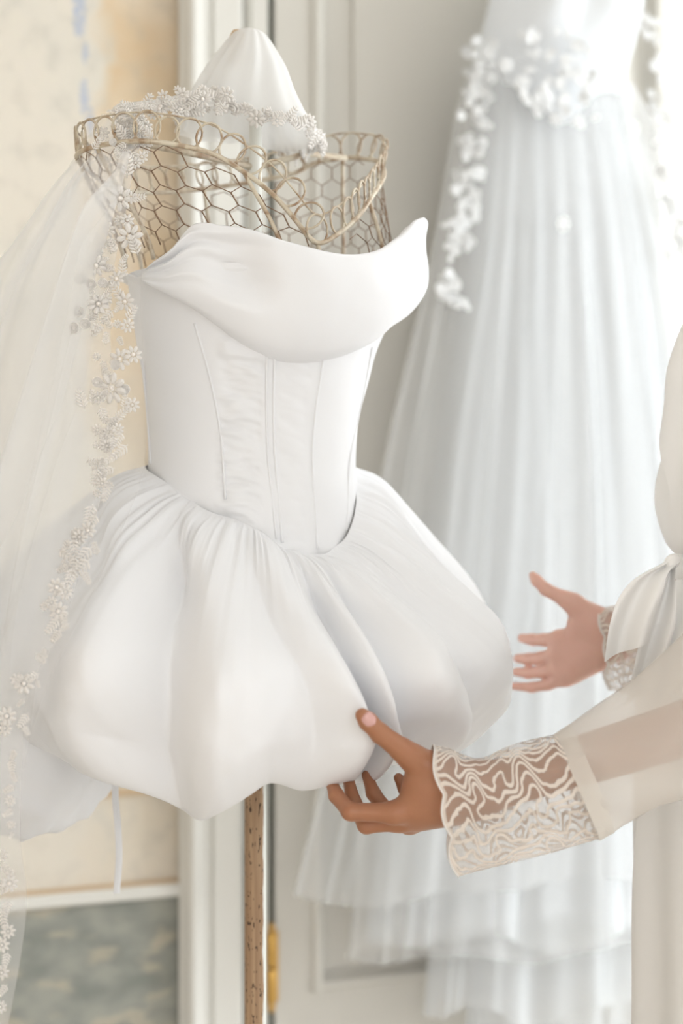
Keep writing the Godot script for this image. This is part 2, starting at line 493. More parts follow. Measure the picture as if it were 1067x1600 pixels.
func ell(phi: float, hw: float, ratio := RATIO) -> float:      # radius towards phi of an ellipse that looks 2*hw wide from the camera
	var a := hw / sqrt(pow(cos(YAW), 2) + pow(ratio * sin(YAW), 2))
	var b := a * ratio
	var psi := phi - YAW
	return 1.0 / sqrt(pow(sin(psi) / a, 2) + pow(cos(psi) / b, 2))

var HW := [[1.00, .150], [1.05, .1430], [1.11, .137], [1.165, .1335], [1.21, .1295], [1.263, .132], [1.311, .1395], [1.356, .150], [1.40, .163], [1.44, .1735], [1.49, .178]]
var CX := [[1.165, 395.0], [1.21, 395.5], [1.263, 396.5], [1.311, 401.0], [1.356, 404.0], [1.40, 412.0], [1.44, 420.0], [1.49, 422.0]]

func body_center(y: float) -> float: return (lut(CX, y) - 533.5) * 2.22 / F

func body(phi: float, y: float, off := 0.0) -> Vector3:
	var r := ell(phi, lut(HW, y)) + off
	return Vector3(body_center(y) + r * sin(phi), y, ZC + r * cos(phi))

func body_at(px: float, py: float, off := 0.0) -> Vector2:      # (phi, y) of the place on the bodice's near side that the pixel shows
	var z := ZC + 0.1
	var phi := 0.0
	var p := Vector3.ZERO
	for i in 12:
		p = P(px, py, z)
		var r := 0.13
		for k in 4:
			r = ell(phi, lut(HW, p.y)) + off
			phi = asin(clampf((p.x - body_center(p.y)) / r, -1, 1))
		z = lerpf(z, ZC + r * cos(phi), 0.7)
	return Vector2(phi, p.y)

func table_of(pix: Array, off: float) -> Array:
	var t := []
	for p in pix:
		var q := body_at(p[0], p[1], off)
		t.append([q.x, q.y])
	return t

# skirt
var SK := [[0.0, 0.0, 0.0], [0.06, .20, .045], [0.13, .38, .13], [0.24, .62, .27], [0.36, .86, .40], [0.46, .985, .50], [0.58, 1.01, .62], [0.70, .965, .745], [0.80, .90, .83], [0.89, .79, .925], [0.95, .66, .985], [1.0, .50, .97]]
var SEAM := []
var HEM := []
var FOLDS := []
const RMAX := 0.331

func seam_y(phi: float) -> float: return lut(SEAM, wrapf(phi, -PI, PI))
func hem_y(phi: float) -> float: return lut(HEM, wrapf(phi, -PI, PI))

func skirt_base(phi: float, s: float) -> Vector2:               # (radius, height)
	var rs := ell(phi, lut(HW, seam_y(phi))) + 0.004
	var fr := lut(SK.map(func(k): return [k[0], k[1]]), s)
	var fy := lut(SK.map(func(k): return [k[0], k[2]]), s)
	var R := RMAX * (1.0 + 0.04 * cos(phi + 1.2))
	return Vector2(lerpf(rs, R, fr), lerpf(seam_y(phi), hem_y(phi), fy))

func skirt_at(px: float, py: float) -> Vector2:                 # (phi, s)
	var phi := 0.0
	var s := 0.5
	var x0 := (395.0 - 533.5) * 2.22 / F
	for i in 14:
		var rb := skirt_base(phi, s)
		var z := ZC + rb.x * cos(phi)
		var p := P(px, py, z)
		phi = lerpf(phi, asin(clampf((p.x - x0) / rb.x, -1, 1)), 0.8)
		var lo := 0.0; var hi := 0.93
		for k in 12:
			var mid := (lo + hi) / 2
			if skirt_base(phi, mid).y > p.y: lo = mid
			else: hi = mid
		s = (lo + hi) / 2
	return Vector2(phi, s)

func prepare_skirt() -> void:
	SEAM = table_of([[236, 734], [250, 745], [290, 775], [330, 799], [375, 814], [410, 832], [437, 852], [470, 862], [502, 865], [528, 850], [543, 824]], 0.0)
	var y_side := yh(728)
	SEAM = [[-PI, y_side + .01], [SEAM[0][0] - .25, y_side]] + SEAM + [[SEAM[-1][0] + .30, yh(775)], [SEAM[-1][0] + .62, yh(735)], [SEAM[-1][0] + 1.0, yh(722)], [SEAM[-1][0] + 1.5, y_side], [PI, y_side + .01]]
	var h := [[40, 1162], [90, 1182], [150, 1214], [200, 1234], [235, 1248], [270, 1268], [310, 1287], [350, 1276], [390, 1250], [422, 1230], [480, 1240], [540, 1228], [585, 1226], [612, 1196], [640, 1178], [690, 1195], [745, 1172]]
	HEM = []
	for k in h:
		var phi := 0.0
		var p := Vector3.ZERO
		for i in 8:
			var r := 0.262
			p = P(k[0], k[1], ZC + r * cos(phi))
			phi = asin(clampf((p.x - (395.0 - 533.5) * 2.22 / F) / r, -1, 1))
		HEM.append([phi, p.y])
	var ok := []
	for k in HEM:
		if ok.is_empty() or k[0] > ok[-1][0] + 0.02: ok.append(k)
	HEM = [[-PI, yh(1230)], [-2.4, yh(1255)], [-1.75, yh(1190)]] + ok + [[maxf(ok[-1][0] + .3, 1.7), yh(1185)], [2.4, yh(1240)], [PI, yh(1230)]]
	var lines := [
		[-0.005, [[215, 745], [150, 850], [95, 950], [62, 1060], [55, 1140]], 0.0],
		[0.014, [[238, 750], [205, 850], [170, 950], [140, 1060], [125, 1140]]],
		[-0.032, [[287, 788], [265, 900], [246, 1000], [238, 1100], [236, 1180]], 0.35],
		[0.016, [[322, 805], [332, 900], [340, 1000], [346, 1100], [350, 1190]]],
		[-0.012, [[376, 818], [400, 900], [430, 980], [478, 1060], [500, 1150]]],
		[0.012, [[408, 840], [448, 920], [505, 1010], [550, 1085], [568, 1150]]],
		[-0.034, [[447, 858], [522, 965], [562, 1040], [592, 1110], [610, 1160]], 0.9],
		[0.004, [[458, 862], [543, 965], [588, 1042], [612, 1105], [624, 1150]]],
		[-0.026, [[475, 864], [572, 968], [618, 1050], [636, 1110], [641, 1160]], 0.9],
		[0.014, [[500, 866], [625, 970], [684, 1050], [700, 1110], [694, 1165]]],
		[-0.012, [[522, 860], [650, 935], [726, 1030], [748, 1085], [744, 1140]]],
		[0.010, [[538, 845], [685, 920], [775, 1020], [782, 1075], [768, 1130]]],
	]
	for l in lines:
		var tab := [[0.0, body_at(l[1][0][0], l[1][0][1]).x]]
		for i in range(1, 5):
			var q := skirt_at(l[1][i][0], l[1][i][1])
			if q.y > tab[-1][0] + 0.03:
				tab.append([q.y, q.x])
		FOLDS.append([l[0], tab, l[2] if l.size() > 2 else 0.5])
	var amp := -1.0
	var a := 1.75
	while a < TAU - 1.75:
		FOLDS.append([0.020 * amp if amp < 0 else 0.012, [[0.0, a], [1.0, a + 0.05 * amp]], 0.6])
		amp = -amp
		a += 0.21

func fold(phi: float, s: float, knots: Array) -> float:         # knots: sorted [phi, depth]
	var n := knots.size()
	for i in n:
		var a: Array = knots[i]
		var b: Array = knots[(i + 1) % n]
		var b0: float = b[0] + (TAU if i == n - 1 else 0.0)
		for w in [0.0, TAU, -TAU]:
			var p: float = phi + w
			if p >= a[0] and p < b0:
				var k: float = (p - a[0]) / maxf(b0 - a[0], 1e-4)
				# valleys are sharp, ridges round
				var e := k * k * (3 - 2 * k)
				if a[1] < b[1]: e = lerpf(e, sin(k * PI / 2), a[2])
				elif a[1] > b[1]: e = lerpf(e, 1.0 - cos(k * PI / 2), b[2])
				return lerpf(a[1], b[1], e)
	return 0.0

func build_dress() -> void:
	prepare_skirt()
	var X0 := (395.0 - 533.5) * 2.22 / F
	var dress := thing("wedding_dress", "short white satin strapless bubble dress on the wire form, draped neckline and gathered puff skirt", "dress", Vector3(X0, 0, ZC))
	var back := Transform3D(Basis(), -dress.position)
	# bodice
	var wr := FastNoiseLite.new(); wr.seed = 6; wr.frequency = 1.0; wr.fractal_octaves = 2
	var pan0 := body_at(318, 650).x; var pan1 := body_at(415, 650).x
	var pan2 := body_at(432, 650).x; var pan3 := body_at(470, 650).x
	var bod := func(u, v):
		var phi: float = -PI + u * TAU
		var y: float = lerpf(yh(439), seam_y(phi) - 0.004, v)
		var w: float = smoothstep(pan0 + .10, pan0 + .22, phi) * smoothstep(pan1 - .01, pan1 - .09, phi)
		var w2: float = smoothstep(pan2, pan2 + .04, phi) * smoothstep(pan3 + .1, pan3, phi)
		var d: float = wr.get_noise_2d(phi * 2.2 + y * 9.0, y * 46.0) * (0.0062 * w + 0.0012 * w2) + wr.get_noise_2d(phi * 2.0 + 40, y * 12.0) * 0.0008
		return body(phi, y, d)
	part("bodice", commit(sheet(300, 150, bod)), M.satin, dress, back)
	# boning seams
	for l in [[[222, 560], [230, 640], [236, 725]], [[304, 505], [328, 590], [345, 680], [352, 780]], [[417, 556], [416, 640], [419, 720], [432, 842]], [[429, 560], [427, 640], [430, 720], [441, 848]], [[506, 556], [493, 640], [488, 720], [496, 858]], [[586, 542], [562, 640], [551, 720], [541, 830]]]:
		var pts := []
		for k in l:
			var q := body_at(k[0], k[1])
			pts.append(body(q.x, q.y, 0.0003))
		part("boning_seam", tube_mesh(path3(pts, 40), 0.0016, 8), M.satin, dress, back)
	# draped neckline
	var topt := table_of([[209, 431], [232, 414], [268, 388], [302, 349], [345, 350], [390, 356], [450, 376], [530, 395], [585, 391], [622, 366], [642, 342]], 0.014)
	var bott := table_of([[208, 437], [255, 462], [305, 491], [365, 530], [420, 556], [475, 565], [540, 559], [590, 543], [618, 522]], 0.022)
	topt = [[-PI, yh(430)], [topt[0][0] - .35, yh(436)]] + topt + [[topt[-1][0] + .30, yh(342)], [topt[-1][0] + .9, yh(372)], [PI, yh(430)]]
	bott = [[-PI, yh(470)], [bott[0][0] - .35, yh(440)]] + bott + [[bott[-1][0] + .35, yh(500)], [bott[-1][0] + 1.0, yh(480)], [PI, yh(470)]]
	var prof := [[0.0, 0.000], [0.04, .014], [0.10, .023], [0.25, .028], [0.5, .026], [0.75, .021], [0.9, .017], [0.965, .013], [1.0, .002]]
	var p_dip := body_at(372, 425).x; var p_cr := body_at(470, 440).x; var p_r := body_at(600, 440).x
	var dr := func(u, v):
		var phi: float = -PI + u * TAU
		var yb := lut(bott, phi); var yt := lut(topt, phi)
		var k := smoothstep(0.0, 0.035, yt - yb)
		var y: float = lerpf(yb, yt, minf(1.0, v / 0.97)) - (0.010 * smoothstep(0.965, 1.0, v))
		var o: float = lut(prof, v) * lerpf(0.4, 1.0, k)
		var mid: float = sin(clampf(v, 0, 1) * PI)
		o -= 0.030 * mid * bump(phi, p_dip, 0.24) * smoothstep(.25, .6, v)
		o += 0.008 * mid * bump(phi, p_cr, 0.3)
		o += 0.010 * bump(phi, p_r + .25, 0.3) * bump(v, 0.93, 0.1) - 0.006 * bump(phi, p_r + .1, 0.3) * bump(v, .72, .12)
		# pleats that run from the left end across the bust
		var dl: float = phi - topt[3][0]
		for q in [[0.80, 0.045, .0060], [0.62, 0.05, .004], [0.36, 0.06, .003]]:
			var vc: float = q[0] + dl * 0.16
			o += q[2] * (bump(v, vc, q[1]) - bump(v, vc - q[1] * 1.6, q[1])) * smoothstep(-.12, .25, dl) * smoothstep(1.0, 0.15, dl)
		o += 0.0022 * noise.get_noise_2d(phi * 26, v * 18)
		return body(phi, y, o)
	part("neckline_drape", commit(sheet(320, 80, dr)), M.satin, dress, back)
	# bubble skirt
	var nu := 560; var nv := 110
	var gat := FastNoiseLite.new(); gat.seed = 12; gat.frequency = 1.0; gat.fractal_octaves = 3
	var rows := []
	for j in nv + 1:
		var s := float(j) / nv
		var knots := []
		for f in FOLDS:
			knots.append([wrapf(lut(f[1], minf(s, f[1][-1][0])), -PI, PI), f[0] * (1.5 if f[0] < 0 else 1.4), f[2]])
		knots.sort_custom(func(a, b): return a[0] < b[0])
		rows.append(knots)
	var skr := FastNoiseLite.new(); skr.seed = 77; skr.frequency = 1.0
	var fr_t := SK.map(func(k): return [k[0], k[1]]); var fy_t := SK.map(func(k): return [k[0], k[2]])
	var seam_c := []; var hem_c := []; var rs_c := []
	for i in nu + 1:
		var phi := -PI + TAU * i / nu
		seam_c.append(seam_y(phi)); hem_c.append(hem_y(phi)); rs_c.append(ell(phi, lut(HW, seam_y(phi))) + 0.002)
	var sk := func(u, v):
		var i := roundi(u * nu); var j := roundi(v * nv)
		var phi: float = -PI + u * TAU
		var R := RMAX * (1.0 + 0.04 * cos(phi + 1.2))
		var r := lerpf(rs_c[i], R, lut(fr_t, v) * (1.0 - 0.5 * bump(phi, 1.15, .32) * exp(-v * 9.0)))
		var y := lerpf(seam_c[i], hem_c[i], lut(fy_t, v))
		var env: float = lerpf(0.16, 1.0, smoothstep(0.0, 0.30, v)) * lerpf(1.0, 0.75, smoothstep(0.8, 1.0, v))
		var d: float = fold(phi, v, rows[j]) * env
		d += (absf(gat.get_noise_2d(phi * 9.0, v * 0.8)) * 2.0 - 0.5) * 0.015 * exp(-v * 6.0) * smoothstep(0.0, 0.03, v)
		d += gat.get_noise_2d(phi * 3.0 + 90, v * 2.0) * 0.007 * smoothstep(.1, .4, v)
		r += d
		return Vector3(X0 + r * sin(phi), y + d * 0.25 * smoothstep(.75, 1.0, v), ZC + r * cos(phi))
	part("bubble_skirt", commit(sheet(nu, nv, sk)), M.satin, dress, back)
	# the puffed back of the skirt that hangs lower on the left
	var c := P(38, 1120, -0.06)
	var st := sheet(64, 40, func(u, v):
		var a: float = u * TAU; var b: float = v * PI
		var n := Vector3(sin(b) * sin(a), cos(b), sin(b) * cos(a))
		var k: float = 1.0 + 0.07 * sin(a * 4.0 + 0.6) * sin(b) + 0.05 * noise.get_noise_3d(n.x * 60, n.y * 60, n.z * 60)
		return c + Vector3(n.x * .128, n.y * .153, n.z * .15) * k)
	part("back_puff", commit(st), M.satin, dress, back)
	# hanging loop of ribbon
	var rp := path3([P(183, 1190, -.02), P(180, 1240, -.02), P(184, 1290, -.018), P(186, 1340, -.02), P(182, 1396, -.022)], 30)
	st = sheet(4, 29, func(u, v):
		var p: Vector3 = rp[roundi(v * 29)]
		return p + Vector3((u - .5) * .0085, 0, .0022 * cos((u - .5) * 3.0)))
	sheet(4, 29, func(u, v):
		var p: Vector3 = rp[roundi(v * 29)]
		return p + Vector3((u - .5) * .0085, 0, -.0022 * cos((u - .5) * 3.0)), st, true)
	part("hanging_ribbon", commit(st), M.satin, dress, back)

# ------------------------------------------------------------------ wire dress form
const FCX := 366.0
func ring(psi: float, y: float, grow := 0.0) -> Vector3:        # the wire bust: wide at the shoulders, round at the bust
	var k := smoothstep(yh(440), yh(230), y)
	var a := lerpf(0.182, 0.222, k) + grow
	var b := lerpf(0.150, 0.122, k) + grow
	var cx := lerpf(412.0, FCX, k)
	var x := (cx - 533.5) * 2.22 / F
	var e1 := Vector3(cos(YAW), 0, -sin(YAW)); var e2 := Vector3(sin(YAW), 0, cos(YAW))
	return Vector3(x, y, ZC) + e1 * a * sin(psi) + e2 * b * cos(psi)

func proj(p: Vector3) -> Vector2:
	var d := CAM.z - p.z
	return Vector2(533.5 + p.x * F / d, 800.0 - (p.y - CAM.y) * F / d)

func ring_psi(px: float, py: float, lo: float, hi: float) -> Vector2:   # (psi, y) on the branch lo..hi
	var best := Vector2.ZERO
	var err := 1e9
	for i in 400:
		var psi := lerpf(lo, hi, i / 399.0)
		var y := yh(py)
		for k in 4:
			y += (proj(ring(psi, y)).y - py) / PXM
		var e := absf(proj(ring(psi, y)).x - px)
		if e < err:
			err = e
			best = Vector2(psi, y)
	return best

func build_form() -> void:
	var X0 := (395.0 - 533.5) * 2.22 / F
	var form := thing("dress_form", "cream and rust wire dress form with looped rim and chicken-wire bust inside the satin dress", "dress form", Vector3(X0, 0, ZC))
	var back := Transform3D(Basis(), -form.position)
	var rim := []
	for k in [[453, 341], [480, 368]]: pass
	for k in [[201, 221], [236, 221], [290, 229], [339, 243], [383, 270], [426, 303], [459, 341], [480, 368], [498, 380], [524, 368], [557, 341], [584, 303], [602, 278]]:
		var q := ring_psi(k[0], k[1], -1.45, 1.0)
		rim.append([q.x, q.y])
	for k in [[592, 254], [567, 248], [535, 247], [491, 256], [453, 273]]:
		var q := ring_psi(k[0], k[1], 1.15, 2.9)
		rim.append([q.x, q.y])
	var lq := ring_psi(140, 232, -2.2, -1.5)
	var lq2 := ring_psi(126, 255, -2.4, -1.9)
	rim.append([lq.x + TAU, lq.y]); rim.append([lq2.x + TAU, lq2.y]); rim.append([3.6, yh(292)])
	rim.sort_custom(func(a, b): return a[0] < b[0])
	var clean := []
	for k in rim:
		if clean.is_empty() or k[0] > clean[-1][0] + 0.03: clean.append(k)
	var first: Array = clean[0]; var last: Array = clean[-1]
	var tab := [[last[0] - TAU, last[1]]] + clean + [[first[0] + TAU, first[1]]]
	var rim_y := func(psi): return lut(tab, wrapf(psi, first[0], first[0] + TAU))
	var pts := []
	for i in 240:
		var psi := TAU * i / 240.0
		pts.append(ring(psi, rim_y.call(psi)))
	part("rim", tube_mesh(pts, 0.0030, 8, true), M.wire, form, back)
	# loops standing on the rim
	var acc := 0.0
	var loops := []
	for i in 240:
		var a: Vector3 = pts[i]; var b: Vector3 = pts[(i + 1) % 240]
		acc += a.distance_to(b)
		if acc > 0.0225:
			acc = 0.0
			loops.append([a, b])
	for l in loops:
		var t := ((l[1] as Vector3) - (l[0] as Vector3)).normalized()
		var n := t.cross(Vector3.UP).normalized()
		var up := n.cross(t).normalized()
		if up.y < 0: up = -up
		var r := rng.randf_range(0.0150, 0.0172)
		var circ := []
		var ca := rng.randf_range(-.12, .12)
		for k in 22:
			var an := TAU * k / 22
			circ.append((l[0] as Vector3) + up * (r * 1.06 - 0.001) + (t * cos(an + ca) + n * .12 * sin(an)) * r * .92 + up * sin(an) * r * 1.08)
		part("loop", tube_mesh(circ, 0.0015, 5, true), M.wire, form, back)
	var tops := []
	for i in 240:
		tops.append((pts[i] as Vector3) + Vector3.UP * 0.0335)
	part("top_wire", tube_mesh(tops, 0.0012, 5, true), M.wire, form, back)
	# ribs
	for px in [[383, 272, -1.4, .9], [497, 381, -1.4, .9], [578, 312, -1.4, 1.0], [150, 230, -1.75, -.9], [537, 248, 1.2, 2.9]]:
		var q := ring_psi(px[0], px[1], px[2], px[3])
		var rp := []
		for k in 14:
			rp.append(ring(q.x, lerpf(rim_y.call(q.x), yh(428), k / 13.0), -0.002))
		part("rib", tube_mesh(rp, 0.0027, 8), M.wire, form, back)
	for psi in [3.0, 3.75, 4.3]:
		var rp := []
		for k in 14:
			rp.append(ring(psi, lerpf(rim_y.call(psi), yh(428), k / 13.0), -0.002))
		part("rib", tube_mesh(rp, 0.0027, 8), M.wire, form, back)
	# chicken wire
	var st := new_st()
	var cols := 34
	var dy := 0.0150
	var w := TAU / cols
	var node := func(c: float, y: float) -> Vector3:
		var nz := noise.get_noise_2d(c * 37.0, y * 900.0)
		return ring(c * w, y + nz * 0.0026, -0.003)
	for r in 22:
		for c in cols:
			var off := 0.5 if r % 2 else 0.0
			var yc := yh(205) - r * dy * 1.5
			# pointy-topped cell, its left upright and two lower slants shared with neighbours
			var a = node.call(c + off, yc + dy)
			var b = node.call(c + off + 0.5, yc + dy * .5)
			var e = node.call(c + off - 0.5, yc + dy * .5)
			var g = node.call(c + off + 0.5, yc - dy * .5)
			var psi: float = (c + off) * w
			if yc + dy < rim_y.call(psi) and yc - dy > yh(428):
				tube(st, [a, b], 0.0006, 4)
				tube(st, [a, e], 0.0006, 4)
				tube(st, [b, g], 0.00095, 4)
	part("chicken_wire", commit(st), M.thin_wire, form, back)
	# pole, finial and foot
	st = new_st()
	var ptop := yh(82)
	lathe(st, [Vector2(0, ptop), Vector2(.0075, ptop), Vector2(.008, ptop - .02), Vector2(.0082, 1.2), Vector2(.0138, 0.95), Vector2(.0138, .8), Vector2(.0138, .5), Vector2(.0138, .3), Vector2(.0140, 0.04), Vector2(0, 0.04)], 28)
	var pm := commit(st)
	# wrap the paint texture by real height
	part("pole", uv_wrap(pm, ptop), M.pole_wood, form, Transform3D(Basis(Vector3.UP, 0.0), P(399, 800, ZC) - form.position - Vector3(0, 1.15, 0)))
	st = new_st()
	var fx := P(371, 60, ZC) - form.position
	lathe(st, [Vector2(0, .012), Vector2(.006, .010), Vector2(.010, .003), Vector2(.010, -.004), Vector2(.007, -.012), Vector2(.012, -.020), Vector2(.015, -.028), Vector2(0, -.030)], 20, fx)
	part("finial", commit(st), M.tan_paint, form)
	st = new_st()
	lathe(st, [Vector2(0, .06), Vector2(.03, .055), Vector2(.06, .03), Vector2(.15, .018), Vector2(.17, .008), Vector2(.17, 0), Vector2(0, 0)], 36)
	part("base", commit(st), M.base_iron, form, Transform3D(Basis(), Vector3(P(399, 800, ZC).x - form.position.x, 0, 0)))
	# shoulder bar that carries the wire bust on the pole
	var y_bar := yh(252)
	part("cross_bar", tube_mesh([P(399, 262, ZC), P(480, 240, ZC - .08), P(540, 247, ZC - .14)], 0.004, 8), M.wire, form, back)
	part("cross_bar", tube_mesh([P(399, 262, ZC), P(300, 240, ZC + .05), P(230, 226, ZC + .12)], 0.004, 8), M.wire, form, back)

func uv_wrap(m: ArrayMesh, top: float) -> ArrayMesh:
	var md := MeshDataTool.new()
	md.create_from_surface(m, 0)
	for i in md.get_vertex_count():
		var v := md.get_vertex(i)
		var uv := md.get_vertex_uv(i)
		md.set_vertex_uv(i, Vector2(1.0 - uv.x, 1.0 - v.y / top))
	var out := ArrayMesh.new()
	md.commit_to_surface(out)
	return out

# ------------------------------------------------------------------ veil
func lace_meshes() -> Dictionary:
	var out := {}
	var st := new_st()                                    # eight-petalled flower, unit radius, facing +z
	for k in 8:
		var a := TAU * k / 8 + 0.1
		var d := Vector3(sin(a), cos(a), 0); var t := Vector3(cos(a), -sin(a), 0)
		ellipsoid(st, d * 0.62 + Vector3(0, 0, .03), t * 0.22, d * 0.38, Vector3(0, 0, 0.09), 7, 4)
		ellipsoid(st, d * 0.60 + Vector3(0, 0, .09), t * 0.05, d * 0.34, Vector3(0, 0, 0.08), 5, 4)
	ellipsoid(st, Vector3(0, 0, .1), Vector3(.2, 0, 0), Vector3(0, .2, 0), Vector3(0, 0, .14), 8, 5)
	out.flower = commit(st)
	st = new_st()                                         # round rosette of stitched rings
	for r in [0.92, 0.66, 0.38]:
		var ring_pts := []
		for k in 20:
			var an := TAU * k / 20
			ring_pts.append(Vector3(cos(an) * r, sin(an) * r, 0.05 + 0.06 * (k % 2)))
		tube(st, ring_pts, 0.13, 5, true)
	ellipsoid(st, Vector3.ZERO, Vector3(.9, 0, 0), Vector3(0, .9, 0), Vector3(0, 0, .05), 16, 4)
	out.rosette = commit(st)
	st = new_st()                                         # sprig: leaflets along a stem
	tube(st, [Vector3(0, -1, 0), Vector3(0.05, 0, .05), Vector3(0, 0.9, 0)], 0.05, 5)
	for k in 5:
		for s in [-1, 1]:
			var y := -0.75 + k * 0.38
			var L := 0.42 - 0.04 * k
			var d := Vector3(s * 0.78, 0.62, 0).normalized(); var t := Vector3(d.y, -d.x, 0)
			ellipsoid(st, Vector3(0, y, .05) + d * L, t * 0.13, d * L, Vector3(0, 0, 0.09), 6, 4)
	ellipsoid(st, Vector3(0, 1.0, .05), Vector3(.12, 0, 0), Vector3(0, .3, 0), Vector3(0, 0, .09), 6, 4)
	out.sprig = commit(st)
	st = new_st()
	ellipsoid(st, Vector3.ZERO, Vector3(1, 0, 0), Vector3(0, 1, 0), Vector3(0, 0, 1), 8, 6)
	out.bead = commit(st)
	return out

func build_veil() -> void:
	var veil := thing("bridal_veil", "sheer white tulle veil with floral lace edge draped over the wire dress form", "veil", P(390, 60, ZC))
	var back := Transform3D(Basis(), -veil.position)
	# the hood over the pole's top
	var cx := [[50.0, 389.0], [100.0, 385.0], [150.0, 382.0], [200.0, 385.0], [260.0, 392.0]]
	var rad := [[46.0, .010], [54.0, .020], [80.0, .035], [110.0, .0505], [150.0, .0665], [185.0, .082], [210.0, .092], [250.0, .094]]
	var edge := [[-PI, 200.0], [-2.2, 205.0], [-1.6, 195.0], [-1.1, 175.0], [-0.6, 170.0], [-.2, 186.0], [.2, 200.0], [.6, 203.0], [1.0, 210.0], [1.5, 218.0], [2.0, 226.0], [2.6, 222.0], [PI, 200.0]]
	var hood_at := func(phi, py):
		var r := lut(rad, py) * (1.0 + 0.05 * sin(phi * 5.0 + py * .02) + 0.03 * sin(phi * 13.0 + 1.0 + py * .03))
		var x := (lut(cx, py) - 533.5) * 2.22 / F
		return Vector3(x + r * sin(phi), yh(py), ZC + r * cos(phi) * 0.95)
	var hood := func(u, v):
		var phi: float = -PI + u * TAU
		return hood_at.call(phi, lerpf(47.0, lut(edge, phi), v))
	part("hood", commit(sheet(160, 40, hood)), M.tulle_dense, veil, back)
	part("hood_lining", commit(sheet(120, 30, func(u, v):
		var phi: float = -PI + u * TAU
		var q: Vector3 = hood_at.call(phi + .1, lerpf(49.0, lut(edge, phi) - 4.0, v))
		return q + (Vector3(P(385, 100, ZC).x, q.y, ZC) - q) * 0.12)), M.tulle_dense, veil, back)
	# falls of tulle down the left
	var falls := [
		["tulle", [P(235, 178, .10), P(212, 250, .16), P(196, 330, .185), P(176, 430, .20), P(172, 540, .215), P(182, 640, .225), P(165, 740, .25), P(128, 880, .285), P(85, 1000, .30), P(42, 1080, .30), P(34, 1180, .30), P(30, 1310, .30), P(40, 1400, .30), P(30, 1500, .30), P(0, 1660, .30)], [P(160, 178, .02), P(60, 330, 0), P(-60, 480, 0), P(-180, 700, 0), P(-260, 1000, 0), P(-300, 1300, 0), P(-320, 1660, 0)], 0.0, 0.016, 3.5],
		["tulle", [P(222, 182, .07), P(160, 330, .12), P(130, 480, .14), P(128, 640, .16), P(85, 880, .20), P(30, 1080, .22), P(-20, 1310, .22), P(-30, 1660, .22)], [P(170, 176, .0), P(100, 330, -.02), P(0, 480, -.04), P(-110, 700, -.04), P(-200, 1000, -.04), P(-260, 1300, -.04), P(-300, 1660, -.04)], 1.3, 0.015, 3.0],
		["tulle_thin", [P(240, 190, .04), P(225, 330, .12), P(215, 480, .13), P(222, 600, .13), P(215, 740, .15), P(150, 900, .24), P(60, 1090, .28), P(10, 1310, .27), P(0, 1660, .27)], [P(180, 170, .0), P(90, 290, -.05), P(-10, 440, -.07), P(-120, 700, -.08), P(-200, 1000, -.08), P(-260, 1300, -.08), P(-300, 1660, -.08)], 2.1, 0.010, 5.0],
		["tulle", [P(206, 236, .19), P(158, 400, .2), P(104, 600, .21), P(48, 800, .21), P(-20, 1000, .2), P(-80, 1200, .2)], [P(192, 236, .18), P(124, 400, .18), P(52, 600, .18), P(-16, 800, .18), P(-95, 1000, .18), P(-170, 1200, .18)], 0.7, 0.005, 1.5],
		["tulle_thin", [P(184, 300, .2), P(140, 560, .21), P(98, 760, .22), P(64, 1000, .25), P(40, 1200, .26)], [P(176, 300, .19), P(116, 560, .19), P(66, 760, .2), P(22, 1000, .22), P(-6, 1200, .22)], 2.7, 0.004, 1.5],
	]
	var first_edge := []
	for f in falls:
		var R := path3(f[1], 120); var L := path3(f[2], 120)
		if first_edge.is_empty(): first_edge = R
		var ph: float = f[3]; var am: float = f[4]; var fq: float = f[5]
		var sh := func(u, v):
			var a := along(L, v); var b := along(R, v)
			var uu: float = u + 0.025 * sin(u * 19.0 + ph)
			var p := a.lerp(b, uu)
			var k: float = smoothstep(0.0, 0.12, v)
			var bulge: float = sin(u * PI) * 0.05 * k
			var w: float = sin(u * TAU * fq + ph + 1.2 * sin(v * 3.0 + ph)) + 0.5 * sin(u * TAU * fq * 2.3 + 2.0 * ph + v)
			return p + Vector3(-0.35, 0, 1.0) * (w * am * lerpf(0.4, 1.3, v) * k * sin(clampf(u, 0, 1) * PI) + bulge)
		part("tulle_fall", commit(sheet(150, 110, sh)), M[f[0]], veil, back)
	# tulle between hood and falls, over the shoulder
	var sl := path3([P(286, 150, -.04), P(225, 172, -.02), P(165, 176, 0)], 30)
	var sr := path3([P(345, 168, .075), P(290, 170, .105), P(238, 180, .105)], 30)
	part("shoulder_tulle", commit(sheet(40, 29, func(u, v):
		var p: Vector3 = (sl[roundi(v * 29)] as Vector3).lerp(sr[roundi(v * 29)], u)
		return p + Vector3(0, 0.012 * sin(u * PI) + .002 * sin(u * 40.0), 0))), M.tulle_dense, veil, back)
	# lace
	var lm := lace_meshes()
	var place := func(kind: String, px: float, py: float, rpx: float, z: float, turn: float, tilt := Vector3.ZERO):
		var p := P(px, py, z)
		var r := rpx * (CAM.z - z) / F
		var b := Basis.from_euler(Vector3(tilt.x + rng.randf_range(-.3, .3), tilt.y + rng.randf_range(-.35, .35), turn))
		part("lace_" + kind, lm[kind], M.lace, veil, Transform3D(b.scaled(Vector3(r, r, r)), p - veil.position))
		if kind == "flower" and rpx > 14:
			part("bead", lm.bead, M.bead, veil, Transform3D(Basis().scaled(Vector3(.0022, .0022, .0022)), p - veil.position + Vector3(0, 0, r * .22)))
	var edge_z := func(py):                                # depth of the veil's front edge at this height
		var best := 0.2; var e := 1e9
		for q in first_edge:
			var k: float = absf(proj(q).y - py)
			if k < e: e = k; best = q.z
		return best + 0.006
